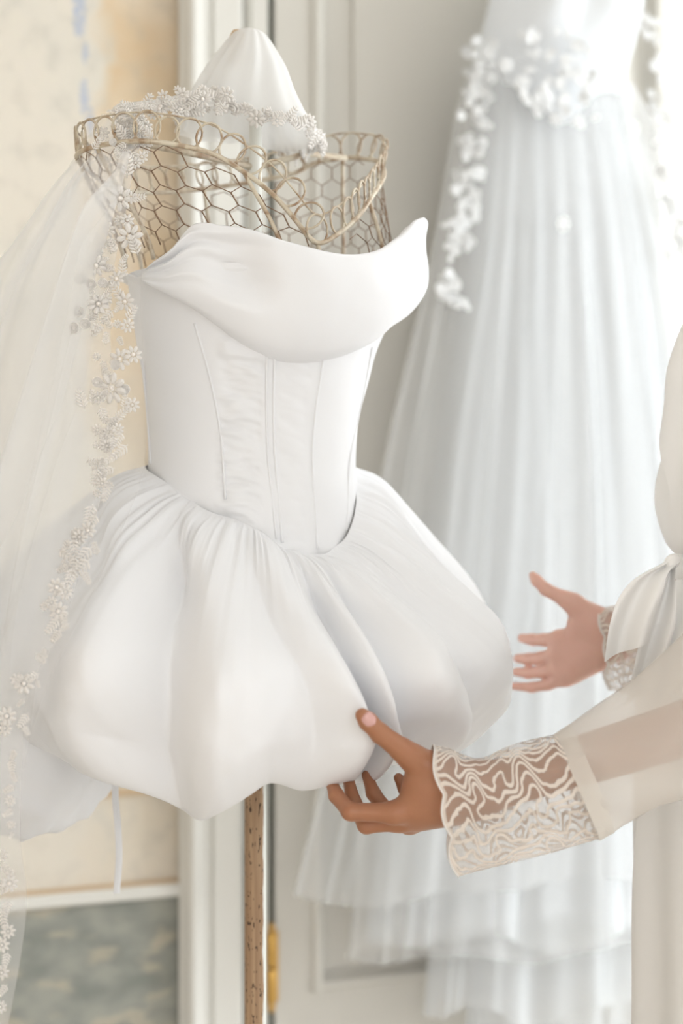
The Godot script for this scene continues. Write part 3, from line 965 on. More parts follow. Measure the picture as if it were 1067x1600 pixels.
	# [crop x, crop y, radius] as read off two enlargements of the photograph
	for k in [["sprig", 530, 270, 45], ["flower", 500, 400, 56], ["flower", 450, 530, 36], ["flower", 540, 560, 58], ["sprig", 415, 570, 30], ["sprig", 560, 600, 40], ["sprig", 410, 610, 26], ["sprig", 470, 600, 28], ["flower", 400, 680, 46], ["rosette", 335, 735, 24], ["rosette", 380, 757, 23], ["rosette", 427, 752, 21], ["flower", 485, 735, 38], ["sprig", 510, 700, 36], ["flower", 410, 840, 48], ["rosette", 325, 870, 23], ["rosette", 355, 922, 23], ["rosette", 308, 940, 24], ["flower", 400, 940, 22], ["sprig", 440, 985, 26], ["sprig", 490, 790, 40], ["flower", 520, 830, 42], ["flower", 530, 930, 32], ["sprig", 545, 880, 34], ["flower", 500, 1070, 50], ["flower", 555, 1050, 40], ["rosette", 480, 1095, 20], ["flower", 465, 1190, 70], ["rosette", 405, 1165, 22], ["rosette", 520, 1195, 22], ["sprig", 340, 1240, 40], ["sprig", 385, 1230, 30], ["flower", 550, 1260, 34], ["sprig", 520, 1250, 30], ["flower", 540, 40, 44], ["sprig", 560, 90, 46], ["sprig", 490, 70, 40], ["flower", 425, 130, 34], ["sprig", 400, 175, 28], ["rosette", 470, 165, 16], ["sprig", 490, 220, 26], ["sprig", 580, 60, 40], ["flower", 505, 105, 36]]:
		var py: float = 160 + k[2] * .3752
		place.call(k[0], k[1] * .3752, py, k[3] * .3752, edge_z.call(py), rng.randf_range(-.6, .6))
	for k in [[465, 1330], [450, 1375], [495, 1400], [445, 1430], [505, 1450], [465, 1480], [425, 1500], [450, 1535], [400, 1555], [425, 1585], [490, 1360], [470, 1415]]:
		var py: float = 160 + k[1] * .3752
		place.call("sprig" if rng.randf() < .6 else "flower", k[0] * .3752, py, rng.randf_range(10, 14), edge_z.call(py), rng.randf_range(1.8, 3.6))
	for k in [[262, 115, 30], [270, 140, 28], [255, 165, 28], [230, 185, 26], [215, 215, 30], [245, 235, 34], [190, 235, 26], [240, 270, 34], [215, 265, 28], [250, 300, 22], [185, 275, 22], [205, 300, 32], [165, 330, 30], [190, 345, 26], [130, 385, 17], [150, 375, 22], [170, 400, 32], [185, 425, 24], [155, 440, 28], [165, 470, 24], [190, 445, 18], [118, 535, 20], [130, 520, 16], [70, 610, 34], [95, 590, 22], [50, 600, 22], [110, 610, 12], [62, 665, 14], [20, 705, 32], [70, 715, 24], [15, 740, 26], [75, 745, 16], [40, 815, 18], [35, 850, 22], [40, 880, 16], [28, 915, 20], [30, 950, 18], [26, 985, 18], [32, 1020, 14], [34, 1050, 10], [5, 1110, 22], [18, 1150, 24], [28, 1190, 28], [8, 1205, 28], [20, 1260, 24], [8, 1290, 28], [24, 1330, 24], [6, 1370, 26], [18, 1410, 22], [4, 1450, 26], [10, 1500, 20], [0, 1550, 22]]:
		var py: float = 740 + k[1] * .5376
		place.call("sprig" if rng.randf() < .55 else "flower", k[0] * .5376, py, k[2] * .5376 * 0.95, edge_z.call(py), rng.randf_range(1.8, 4.2))
	for i in 70:
		var q: Vector3 = first_edge[int(lerpf(5, 62, rng.randf()))]
		var e := proj(q)
		place.call(["sprig", "sprig", "flower"][rng.randi() % 3], e.x + rng.randf_range(-34, 16), e.y, rng.randf_range(7, 13), edge_z.call(e.y) - .003, rng.randf_range(0, TAU))
	# lace along the hood's edge
	for i in 34:
		var phi := lerpf(-1.5, 2.7, i / 33.0)
		for rep in 2:
			var py: float = lut(edge, phi) - rng.randf_range(-6, 12) + rep * 5
			var q: Vector3 = hood_at.call(phi + rng.randf_range(-.04, .04), py)
			var s := proj(q)
			place.call("sprig" if rng.randf() < .6 else "flower", s.x, s.y, rng.randf_range(10, 15), q.z + 0.004 * signf(cos(phi)), rng.randf_range(0, TAU), Vector3(0, phi * .6, 0))
	for i in 26:
		place.call("sprig" if rng.randf() < .6 else "flower", rng.randf_range(186, 232), rng.randf_range(164, 232), rng.randf_range(9, 15), .125 + rng.randf_range(0, .02), rng.randf_range(0, TAU))
	for i in 26:
		var v := i / 25.0
		var p: Vector3 = along(sr, v)
		var s := proj(p + Vector3(rng.randf_range(-.02, .01), rng.randf_range(-.004, .02), rng.randf_range(-.02, .005)))
		place.call("sprig" if rng.randf() < .6 else "flower", s.x, s.y, rng.randf_range(10, 16), p.z + .004, rng.randf_range(0, TAU))

# ------------------------------------------------------------------ gown hanging behind
func build_gown() -> void:
	var gx := ws(868, .12)
	var gown := thing("hanging_gown", "long white tulle wedding gown with lace bodice hanging against the door behind the short dress", "dress", W(gx, 1.85, .12))
	var back := Transform3D(Basis(), -gown.position)
	var mk := func(called: String, m: Material, rows: Array, depth: float, t0: float, pleats: float, amp: float, hem: float, seedv: float):
		# rows: [py, left px, right px]
		var tl := rows.map(func(r): return [r[0], r[1]]); var tr := rows.map(func(r): return [r[0], r[2]])
		var y0: float = rows[0][0]; var y1: float = rows[-1][0]
		var f := func(u, v):
			var a: float = u * TAU
			var k: float = sin(a)                        # -1 left .. 1 right
			var wob: float = sin(k * 5.0 + seedv) * .6 + sin(k * 11.0 + seedv * 2.0) * .4
			var py: float = lerpf(y0, y1 + hem * wob, v)
			var l := lut(tl, py); var r := lut(tr, py)
			var px: float = lerpf(l, r, k * .5 + .5)
			var s := ws(px, t0)
			var sm := ws((l + r) / 2, t0)
			var env: float = smoothstep(0.0, .25, v)
			var fold_d: float = (sin(a * pleats + seedv + .5 * sin(v * 4.0)) + .5 * sin(a * pleats * 2.37 + seedv * 3.0)) * amp * (0.25 + .75 * env) * (0.6 + 0.6 * v)
			return W(s + fold_d * .3, wy(py, sm, t0), t0 + cos(a) * depth * lerpf(.75, 1.2, v) + fold_d)
		return part(called, commit(sheet(260, 70, f)), m, gown, back)
	mk.call("underskirt", M.gown_white, [[150, 752, 968], [300, 745, 985], [600, 722, 1040], [1000, 690, 1110], [1425, 652, 1150]], .06, .125, 14.0, .008, 16.0, 0.4)
	mk.call("tulle_layer", M.gown_mid, [[150, 745, 975], [400, 730, 1030], [800, 690, 1110], [1200, 610, 1170], [1445, 575, 1200]], .075, .125, 12.0, .009, 22.0, 1.9)
	mk.call("tulle_layer", M.gown_mid, [[170, 748, 970], [400, 735, 1010], [800, 712, 1060], [1300, 690, 1140], [1560, 668, 1160]], .05, .125, 11.0, .008, 24.0, 3.1)
	mk.call("tulle_layer", M.gown_mid, [[180, 750, 970], [800, 740, 1050], [1400, 740, 1120], [1640, 730, 1130]], .04, .125, 10.0, .007, 10.0, 4.4)
	mk.call("overskirt", M.gown_sheer, [[120, 735, 985], [200, 712, 1030], [400, 680, 1085], [700, 610, 1150], [1000, 555, 1190], [1365, 462, 1230]], .085, .125, 13.0, .008, 12.0, 5.2)
	mk.call("overskirt", M.gown_sheer, [[140, 742, 980], [400, 695, 1060], [800, 640, 1130], [1200, 575, 1190], [1465, 548, 1220]], .08, .125, 11.0, .009, 14.0, 2.4)
	# bodice with a V waist
	var tl := [[-120.0, 790.0], [-40.0, 778.0], [0.0, 772.0], [60.0, 758.0], [110.0, 748.0], [215.0, 745.0]]
	var tr := [[-120.0, 985.0], [-40.0, 1000.0], [0.0, 998.0], [60.0, 985.0], [110.0, 972.0], [215.0, 972.0]]
	var bf := func(u, v):
		var a: float = u * TAU
		var k := sin(a)
		var bot: float = 150.0 + 60.0 * exp(-pow((k + .15) / .35, 2))
		var top: float = -60.0 - 40.0 * exp(-pow((absf(k) - .45) / .25, 2)) + 30.0 * exp(-pow(k / .12, 2))
		var py: float = lerpf(top, bot, v)
		var px: float = lerpf(lut(tl, py), lut(tr, py), k * .5 + .5)
		var bust: float = .022 * exp(-pow((absf(k + .03) - .42) / .3, 2)) * exp(-pow((py + 5) / 70, 2))
		return W(ws(px, .125), wy(py, gx, .125), .125 + cos(a) * .082 + bust * signf(cos(a)))
	part("bodice", commit(sheet(120, 50, bf)), M.gown_white, gown, back)
	# lace: edges of the overskirt, sleeves, waist line
	var lm := lace_meshes()
	var put := func(px: float, py: float, t: float, rpx: float, kind: String):
		var s := ws(px, t)
		var r: float = rpx * 3.1 / F
		var b := room.basis * Basis.from_euler(Vector3(rng.randf_range(-.3, .3), rng.randf_range(-.3, .3), rng.randf_range(0, TAU)))
		part("lace_" + kind, lm[kind], M.gown_lace, gown, Transform3D(b.scaled(Vector3(r, r, r)), W(s, wy(py, s, t), t) - gown.position))
	for i in 110:
		var v := rng.randf()
		var py := lerpf(60, 480, v)
		var px := lerpf(752, 700, v) + rng.randf_range(-20, 26)
		put.call(px, py, .17 + rng.randf_range(0, .03), rng.randf_range(6, 11), ["flower", "sprig", "rosette"][rng.randi() % 3])
	for i in 60:
		var v := rng.randf()
		put.call(lerpf(1010, 1062, v) + rng.randf_range(-14, 14), lerpf(20, 420, v), .19 + rng.randf_range(0, .03), rng.randf_range(6, 11), ["flower", "sprig", "rosette"][rng.randi() % 3])
	for i in 60:
		var v := rng.randf()
		put.call(lerpf(800, 930, v) + rng.randf_range(-20, 20), lerpf(40, 190, rng.randf()), .225 + rng.randf_range(0, .006), rng.randf_range(6, 10), ["flower", "sprig", "rosette"][rng.randi() % 3])
	for k in [[868, 185], [880, 350], [905, 190], [990, 200], [840, 160], [815, 130], [790, 100]]:
		put.call(k[0], k[1], .225, 13, "flower")
	# straps and hanger
	var y_h := wy(-200, gx, .125)
	for px in [[825, 830], [945, 940]]:
		var s0 := ws(px[0], .2)
		part("strap", tube_mesh([W(ws(px[0], .2), wy(-70, gx, .2), .19), W(ws(px[1], .15), y_h - .01, .14), W(ws(px[0], .1), wy(-60, gx, .06), .06)], .004, 8), M.satin_lining, gown, back)
	var hang := thing("clothes_hanger", "white wooden hanger carrying the long gown, above the frame", "hanger", W(gx, y_h, .13))
	var hb := Transform3D(Basis(), -hang.position)
	var bar := path3([W(gx - .19, y_h - .045, .13), W(gx - .09, y_h - .005, .13), W(gx, y_h + .012, .13), W(gx + .09, y_h - .005, .13), W(gx + .19, y_h - .045, .13)], 30)
	part("bar", tube_mesh(bar, .009, 10), M.cream_paint, hang, hb)
	var hk := []
	for i in 16:
		var a := -PI * .5 + i / 15.0 * PI * 1.3
		hk.append(W(gx, y_h + .085 + .025 * sin(a), .13 - .025 * cos(a) ))
	part("hook", tube_mesh([W(gx, y_h + .01, .13), W(gx, y_h + .055, .13)] + hk, .002, 6), M.brass, hang, hb)
	var peg := thing("wall_hook", "small brass hook on the door, above the frame, holding the hanger", "hook", W(gx, y_h + .115, .0))
	part("arm", tube_mesh([W(gx, y_h + .10, -.03), W(gx, y_h + .10, .06), W(gx, y_h + .105, .105), W(gx, y_h + .112, .12), W(gx, y_h + .13, .125)], .005, 8), M.brass, peg, Transform3D(Basis(), -peg.position))

# ------------------------------------------------------------------ person
class Field:
	var lo: Vector3
	var h: float
	var nx: int; var ny: int; var nz: int
	var d: PackedFloat32Array
	func _init(a: Vector3, b: Vector3, cell: float) -> void:
		lo = a; h = cell
		nx = int((b.x - a.x) / cell) + 2; ny = int((b.y - a.y) / cell) + 2; nz = int((b.z - a.z) / cell) + 2
		d = PackedFloat32Array()
		d.resize(nx * ny * nz)
		d.fill(0.2)
	func blank() -> PackedFloat32Array:
		var q := PackedFloat32Array()
		q.resize(d.size())
		q.fill(0.2)
		return q
	func stamp(q: PackedFloat32Array, a: Vector3, b: Vector3, ra: float, rb: float, k: float, margin: float) -> PackedFloat32Array:
		var m := maxf(ra, rb) + margin
		var p0 := a.min(b) - Vector3.ONE * m - lo
		var p1 := a.max(b) + Vector3.ONE * m - lo
		var x0 := maxi(0, int(p0.x / h)); var x1 := mini(nx - 1, int(p1.x / h) + 1)
		var y0 := maxi(0, int(p0.y / h)); var y1 := mini(ny - 1, int(p1.y / h) + 1)
		var z0 := maxi(0, int(p0.z / h)); var z1 := mini(nz - 1, int(p1.z / h) + 1)
		var ab := b - a
		var L := maxf(ab.length_squared(), 1e-9)
		for z in range(z0, z1 + 1):
			for y in range(y0, y1 + 1):
				var base := (z * ny + y) * nx
				for x in range(x0, x1 + 1):
					var p := lo + Vector3(x, y, z) * h
					var t := clampf((p - a).dot(ab) / L, 0.0, 1.0)
					var v := p.distance_to(a + ab * t) - lerpf(ra, rb, t)
					var o := q[base + x]
					var g := maxf(k - absf(o - v), 0.0) / k
					q[base + x] = minf(o, v) - g * g * k * 0.25
		return q
	func mesh(st: SurfaceTool) -> void:
		var id := PackedInt32Array()
		id.resize(d.size())
		id.fill(-1)
		var verts := PackedVector3Array()
		var off := [0, 1, nx, nx + 1, nx * ny, nx * ny + 1, nx * ny + nx, nx * ny + nx + 1]
		var ed := [[0, 1], [2, 3], [4, 5], [6, 7], [0, 2], [1, 3], [4, 6], [5, 7], [0, 4], [1, 5], [2, 6], [3, 7]]
		var cor := [Vector3(0, 0, 0), Vector3(1, 0, 0), Vector3(0, 1, 0), Vector3(1, 1, 0), Vector3(0, 0, 1), Vector3(1, 0, 1), Vector3(0, 1, 1), Vector3(1, 1, 1)]
		for z in nz - 1:
			for y in ny - 1:
				for x in nx - 1:
					var b := (z * ny + y) * nx + x
					var v0 := d[b]
					if absf(v0) > h * 2.5: continue
					var s := 0
					for k in 8:
						if d[b + off[k]] < 0.0: s += 1
					if s == 0 or s == 8: continue
					var acc := Vector3.ZERO
					var n := 0
					for e in ed:
						var a0 := d[b + off[e[0]]]; var a1 := d[b + off[e[1]]]
						if (a0 < 0.0) != (a1 < 0.0):
							acc += (cor[e[0]] as Vector3).lerp(cor[e[1]], a0 / (a0 - a1))
							n += 1
					id[b] = verts.size()
					verts.append(lo + (Vector3(x, y, z) + acc / n) * h)
		var ax := [1, nx, nx * ny]
		for z in range(1, nz - 1):
			for y in range(1, ny - 1):
				for x in range(1, nx - 1):
					var b := (z * ny + y) * nx + x
					var v0 := d[b]
					if absf(v0) > h * 2.0: continue
					for k in 3:
						var v1 := d[b + ax[k]]
						if (v0 < 0.0) == (v1 < 0.0): continue
						var u: int = ax[(k + 1) % 3]; var w: int = ax[(k + 2) % 3]
						var q := [id[b], id[b - u], id[b - u - w], id[b - w]]
						if q.min() < 0: continue
						if v0 < 0.0: q.reverse()
						for m in [0, 1, 2, 0, 2, 3]:
							st.set_uv(Vector2.ZERO)
							st.add_vertex(verts[q[m]])

func hand(st: SurfaceTool, palm: Array, fingers: Array, cell := 0.003) -> void:    # bones: [a, b, ra, rb]
	var lo := Vector3.ONE * 99; var hi := -lo
	for b in palm + fingers.reduce(func(acc, f): return acc + f, []):
		for k in 2:
			lo = lo.min((b[k] as Vector3) - Vector3.ONE * .04)
			hi = hi.max((b[k] as Vector3) + Vector3.ONE * .04)
	var f := Field.new(lo, hi, cell)
	var base := f.blank()
	for b in palm:
		base = f.stamp(base, b[0], b[1], b[2], b[3], 0.016, 0.024)
	f.d = base.duplicate()
	for fi in fingers:
		var q := f.blank()
		for b in fi:
			q = f.stamp(q, b[0], b[1], b[2], b[3], 0.004, 0.018)
		for i in q.size():
			if q[i] < 0.1:
				var a := base[i]; var v := q[i]
				var g := maxf(0.010 - absf(a - v), 0.0) / 0.010
				f.d[i] = minf(f.d[i], minf(a, v) - g * g * 0.0025)
	f.mesh(st)

func chain(pts: Array, radii: Array) -> Array:
	var out := []
	for i in pts.size() - 1:
		out.append([pts[i], pts[i + 1], radii[i], radii[i + 1]])
	return out

func build_person() -> void:
	var who := thing("person", "person in a sheer white robe with lace cuffs, reaching both hands to the short dress", "person", Vector3(.58, 0, .06))
	var back := Transform3D(Basis(), -who.position)
	var st := new_st()
	var tone := Color(0.665, 0.455, 0.33).srgb_to_linear()
	var palm_tone := Color(0.86, 0.68, 0.61).srgb_to_linear()
	st.set_color(tone)
	# near hand, seen from its thumb side
	var A := func(x, y, dz): return P(490 + .253 * x, 1080 + .253 * y, .27 + dz)
	var wr: Vector3 = A.call(1008, 601, 0)
	var palm := [
		[wr, A.call(500, 752, .004), .022, .0115], [wr, A.call(530, 800, -.02), .022, .0112], [A.call(1000, 640, -.01), A.call(590, 818, -.04), .021, .0105], [A.call(1000, 660, -.015), A.call(660, 795, -.055), .020, .0098],
		[A.call(960, 560, .002), A.call(600, 405, .012), .020, .0130], [A.call(760, 520, .0), A.call(672, 580, .0), .0205, .0185], [A.call(672, 580, .0), A.call(640, 690, -.002), .0185, .016], [A.call(900, 680, -.01), A.call(640, 765, -.015), .021, .015],
		[A.call(1200, 560, -.004), wr, .027, .025],
	]
	var fing := [
		chain([A.call(600, 405, .012), A.call(545, 362, .022), A.call(412, 262, .040), A.call(335, 185, .047), A.call(300, 148, .050)], [.0135, .0128, .0106, .0100, .0078]),
		chain([A.call(500, 752, .004), A.call(228, 745, .000), A.call(140, 645, -.024), A.call(104, 548, -.046)], [.0112, .0098, .0084, .0066]),
		chain([A.call(530, 800, -.02), A.call(325, 826, -.026), A.call(248, 690, -.042), A.call(215, 548, -.056)], [.011, .0098, .0085, .0066]),
		chain([A.call(590, 818, -.04), A.call(445, 735, -.048), A.call(368, 630, -.060), A.call(330, 518, -.070)], [.0104, .0092, .008, .0064]),
		chain([A.call(660, 795, -.055), A.call(600, 690, -.062), A.call(560, 600, -.067), A.call(525, 535, -.068)], [.0095, .0082, .0072, .0058]),
	]
	hand(st, palm, fing, 0.0026)
	# far hand, its palm towards the viewer
	var B := func(x, y, dz): return P(780 + .3 * x, 640 + .3 * y, -.17 + dz)
	var wr2: Vector3 = B.call(600, 1180, .01)
	palm = [
		[wr2, B.call(315, 1195, -.012), .022, .0115], [wr2, B.call(300, 1275, -.012), .022, .0115], [B.call(600, 1200, .006), B.call(318, 1342, -.012), .021, .011], [B.call(590, 1220, .004), B.call(345, 1398, -.010), .020, .010],
		[B.call(520, 1110, .016), B.call(385, 1010, .020), .021, .0125], [B.call(480, 1120, .012), B.call(415, 1120, .008), .020, .016], [B.call(480, 1280, 0), B.call(390, 1350, -.004), .022, .016], [B.call(760, 1120, .01), wr2, .026, .024],
	]
	fing = [
		chain([B.call(385, 1010, .020), B.call(340, 985, .022), B.call(245, 938, .022), B.call(195, 890, .020), B.call(174, 862, .018)], [.0125, .0105, .0086, .0076, .0055]),
		chain([B.call(315, 1195, -.012), B.call(235, 1200, -.034), B.call(170, 1198, -.05), B.call(118, 1190, -.062)], [.0108, .0088, .0080, .0064]),
		chain([B.call(300, 1275, -.012), B.call(220, 1295, -.038), B.call(150, 1300, -.056), B.call(95, 1296, -.070)], [.0108, .009, .0082, .0064]),
		chain([B.call(318, 1342, -.012), B.call(230, 1365, -.036), B.call(150, 1372, -.054), B.call(88, 1366, -.066)], [.0104, .0088, .0078, .0062]),
		chain([B.call(345, 1398, -.010), B.call(255, 1432, -.028), B.call(170, 1447, -.040), B.call(75, 1440, -.050)], [.0094, .0078, .007, .0055]),
	]
	st.set_color(palm_tone)
	hand(st, palm, fing, 0.003)
	st.set_color(tone)
	# body
	var bo := Field.new(Vector3(.1, -.01, -.36), Vector3(.92, 1.74, .5), 0.012)
	var sh_n := Vector3(.60, 1.36, .235); var sh_f := Vector3(.60, 1.36, -.115)
	var el_n := Vector3(.47, .945, .29); var el_f := Vector3(.52, 1.06, -.22)
	var body_bones := [
		[Vector3(.585, .92, .105), Vector3(.585, .92, .015), .112, .112], [Vector3(.59, 1.08, .10), Vector3(.59, 1.08, .02), .105, .105], [Vector3(.585, 1.25, .13), Vector3(.585, 1.25, -.01), .115, .115], [sh_n - Vector3(0, .02, .05), sh_f + Vector3(0, -.02, .05), .054, .054],
		[Vector3(.60, 1.38, .06), Vector3(.57, 1.48, .06), .056, .052],
		[sh_n, el_n, .045, .034], [el_n, P(800, 1222, .27), .034, .026], [sh_f, el_f, .045, .034], [el_f, wr2 + Vector3(.04, .005, 0), .042, .026],
		[Vector3(.60, .90, .15), Vector3(.60, .50, .14), .095, .058], [Vector3(.60, .50, .14), Vector3(.62, .09, .14), .056, .036], [Vector3(.60, .90, -.03), Vector3(.60, .50, -.02), .095, .058], [Vector3(.60, .50, -.02), Vector3(.62, .09, -.02), .056, .036],
		[Vector3(.63, .04, .14), Vector3(.47, .025, .15), .036, .024], [Vector3(.63, .04, -.02), Vector3(.47, .025, -.03), .036, .024],
	]
	for b in body_bones:
		bo.d = bo.stamp(bo.d, b[0], b[1], b[2], b[3], 0.05, 0.07)
	bo.mesh(st)
	var he := Field.new(Vector3(.40, 1.40, -.08), Vector3(.74, 1.74, .20), 0.005)
	for b in [[Vector3(.585, 1.615, .06), Vector3(.555, 1.60, .06), .088, .080], [Vector3(.54, 1.55, .06), Vector3(.50, 1.515, .06), .058, .030], [Vector3(.59, 1.40, .06), Vector3(.575, 1.52, .06), .052, .050], [Vector3(.478, 1.598, .06), Vector3(.458, 1.565, .06), .007, .011], [Vector3(.575, 1.60, .146), Vector3(.573, 1.565, .142), .012, .009], [Vector3(.575, 1.60, -.026), Vector3(.573, 1.565, -.022), .012, .009], [Vector3(.485, 1.622, .09), Vector3(.485, 1.622, .03), .012, .012]]:
		he.d = he.stamp(he.d, b[0], b[1], b[2], b[3], 0.02, 0.035)
	he.mesh(st)
	part("body", commit(st), M.skin, who, back)
	for z in [.092, .028]:
		st = new_st()
		ellipsoid(st, Vector3(.487, 1.598, z), Vector3(.008, 0, 0), Vector3(0, .008, 0), Vector3(0, 0, .011), 10, 7)
		part("eye", commit(st), M.eye, who, back)
	st = new_st()
	ellipsoid(st, Vector3(.474, 1.538, .06), Vector3(.006, 0, 0), Vector3(0, .007, 0), Vector3(0, 0, .022), 12, 6)
	part("lips", commit(st), M.lip, who, back)
	var hf := Field.new(Vector3(.40, 1.36, -.10), Vector3(.80, 1.76, .22), 0.007)
	for b in [[Vector3(.60, 1.625, .06), Vector3(.575, 1.635, .06), .097, .088], [Vector3(.66, 1.60, .06), Vector3(.68, 1.53, .06), .06, .045]]:
		hf.d = hf.stamp(hf.d, b[0], b[1], b[2], b[3], 0.02, 0.04)
	st = new_st(); hf.mesh(st)
	part("hair", commit(st), M.hair, who, back)
	# thumb nail
	var n0: Vector3 = A.call(352, 196, .0456); var n1: Vector3 = A.call(288, 130, .0508)
	var nd := (n1 - n0).normalized()
	var nn := Vector3(-0.12, 0.40, 0.90); nn = (nn - nd * nn.dot(nd)).normalized()
	var nt := nd.cross(nn)
	st = sheet(12, 12, func(u, v):
		var x: float = (u - .5) * 2.0; var y: float = v
		var wid: float = .0072 * sqrt(maxf(0.0, 1.0 - pow(absf(y * 2.0 - 1.0), 3.5)))
		return n0 + nd * (y * .0155) + nt * x * wid + nn * (.0122 - .0032 * x * x - .0026 * y * y))
	part("thumb_nail", commit(st), M.nail, who, back)
	# robe body
	var rows := [[1.44, .075, .075], [1.415, .10, .13], [1.40, .12, .17], [1.33, .148, .20], [1.28, .155, .195], [1.165, .180, .185], [1.11, .172, .165], [1.085, .150, .150], [1.06, .165, .160], [.98, .195, .195], [.80, .205, .215], [.55, .205, .235], [.30, .22, .25], [.16, .23, .26]]
	rows.reverse()
	var rx := rows.map(func(r): return [r[0], r[1]]); var rz := rows.map(func(r): return [r[0], r[2]])
	var rob := func(u, v):
		var a: float = u * TAU
		var y: float = lerpf(1.44, .16, v)
		var k: float = smoothstep(1.09, .9, y)
		var kk: float = smoothstep(1.09, 1.2, y)
		var fd: float = (sin(a * 11.0 + .7 * sin(y * 5.0)) * .6 + sin(a * 17.0 + 1.0) * .4) * (.011 * k + .004 * kk) + .010 * sin(a * 6.0 + y * 9.0) * kk
		var ex := lut(rx, y) + fd; var ez := lut(rz, y) + fd
		return Vector3(.57 - ex * cos(a), y, .06 + ez * sin(a))
	part("robe", commit(sheet(240, 140, rob)), M.robe, who, back)
	# overlapping front panel, above and below the sash
	part("front_panel", commit(sheet(60, 120, func(u, v):
		var y: float = lerpf(1.42, .15, v)
		var cut: float = lerpf(-0.55, 0.35, smoothstep(1.40, 1.09, y)) if y > 1.085 else lerpf(0.35, 0.10, smoothstep(1.085, .6, y))
		var a: float = lerpf(cut, 1.9, u)
		var k: float = smoothstep(1.09, .9, y); var kk: float = smoothstep(1.09, 1.2, y)
		var fd: float = (sin(a * 9.0 + .7 * sin(y * 5.0) + 1.0) * .6 + sin(a * 15.0) * .4) * (.010 * k + .003 * kk) + .010 * sin(a * 7.0 - y * 8.0) * kk
		var o: float = .009 + .004 * sin(u * 9.0)
		return Vector3(.57 - (lut(rx, y) + fd + o) * cos(a), y, .06 + (lut(rz, y) + fd + o) * sin(a)))), M.robe, who, back)
	# sash
	part("sash", commit(sheet(120, 10, func(u, v):
		var a: float = u * TAU
		var y: float = lerpf(1.104, 1.066, v)
		var o: float = .006 * sin(v * PI) + .002 * sin(a * 5.0 + v * 9.0)
		return Vector3(.57 - (.158 + o) * cos(a), y + .004 * sin(a * 2.0), .06 + (.158 + o) * sin(a)))), M.robe, who, back)
	var kn := P(1050, 878, .13)
	st = new_st()
	ellipsoid(st, kn, Vector3(.009, .006, 0), Vector3(-.004, .008, 0), Vector3(0, 0, .008), 16, 10)
	part("sash_knot", commit(st), M.robe, who, back)
	var tails := [[[kn, P(1012, 905, .15), P(988, 960, .155), P(978, 1018, .15)], .018, .054], [[kn, P(1040, 930, .14), P(1020, 1010, .14), P(1002, 1090, .13)], .008, .040]]
	for t in tails:
		var tp := path3(t[0], 50)
		part("sash_tail", commit(sheet(16, 49, func(u, v):
			var p: Vector3 = tp[roundi(v * 49)]
			var w: float = lerpf(t[1], t[2], smoothstep(0.0, .55, v))
			var x: float = u - .5
			return p + Vector3(x * w, x * w * .42 * v, .012 * sin(u * TAU * 1.2 + v * 2.0) * lerpf(.5, 1.0, v)))), M.robe, who, back)
	# near sleeve: [top px, bottom px, z, half depth]
	var sleeve := func(rows2: Array, n: int, m: Material, called: String):
		part(called, commit(sheet(64, n, func(u, v):
			var x: float = v * (rows2.size() - 1)
			var i := mini(int(x), rows2.size() - 2)
			var k: float = x - i
			var g: Array = rows2[i]; var h2: Array = rows2[i + 1]
			var a: float = u * TAU
			var tp: Vector3 = (g[0] as Vector3).lerp(h2[0], k); var bt: Vector3 = (g[1] as Vector3).lerp(h2[1], k)
			var dp := lerpf(g[2], h2[2], k)
			var w := (1.0 - cos(a)) * .5
			var fd: float = .004 * sin(w * 9.0 + v * 13.0) + .003 * sin(w * 15.0 - v * 22.0)
			return tp.lerp(bt, w) + Vector3(0, 0, sin(a) * dp + fd * signf(sin(a))))), m, who, back)
	var zn := .275
	sleeve.call([[P(866, 1149, zn), P(936, 1312, zn), .036], [P(905, 1122, zn), P(975, 1290, zn), .044], [P(990, 1063, zn), P(1030, 1258, zn), .055], [P(1072, 985, zn), P(1085, 1240, zn), .065], [Vector3(.452, 1.035, .285), Vector3(.545, .88, .285), .064], [Vector3(.450, 1.13, .265), Vector3(.605, 1.09, .265), .064], [Vector3(.495, 1.28, .245), Vector3(.655, 1.28, .245), .062], [Vector3(.535, 1.365, .225), Vector3(.655, 1.375, .225), .066], [Vector3(.565, 1.425, .17), Vector3(.625, 1.43, .17), .03]], 90, M.organza, "sleeve")
	# the folded hem at the sleeve's end
	var hem_f := func(u, v):
		var a: float = u * TAU
		var w := (1.0 - cos(a)) * .5
		var tp := P(864 + v * 26, 1149 - v * 17, zn); var bt := P(935 + v * 24, 1313 - v * 13, zn)
		return tp.lerp(bt, w) + Vector3(0, 0, sin(a) * (.0375 + v * .0045) + signf(sin(a)) * .002)
	part("sleeve_hem", commit(sheet(64, 6, hem_f)), M.organza, who, back)
	# lace cuffs
	var cuff := func(top_c: Array, bot_c: Array, dep_top: float, dep_bot: float, called: String, rep: Vector2):
		var T := path3(top_c, 60); var Bt := path3(bot_c, 60)
		var f := func(u, v):
			var a: float = u * TAU
			var w: float = (1.0 - cos(a)) * .5
			var scal: float = v + v * v * v * .045 * absf(sin(w * PI * 3.0)) - .02 * v * v * v
			var tp := along(T, minf(scal, 1.0)); var bt := along(Bt, minf(scal, 1.0))
			if scal > 1.0:
				tp += (T[59] - T[50]) * (scal - 1.0) * 6.0; bt += (Bt[59] - Bt[50]) * (scal - 1.0) * 6.0
			var dep: float = lerpf(dep_top, dep_bot, smoothstep(.45, .85, w)) * (1.0 if absf(sin(a)) > .0 else 0.0)
			var prof2: float = sqrt(absf(sin(a)))
			var fd: float = .0022 * sin(w * 11.0 + v * 7.0)
			return tp.lerp(bt, w) + Vector3(0, 0, signf(sin(a)) * (prof2 * dep + fd))
		var s2 := sheet(160, 60, f)
		var mm := commit(s2)
		part(called, mm, M.cuff_lace, who, back)
		var e := []
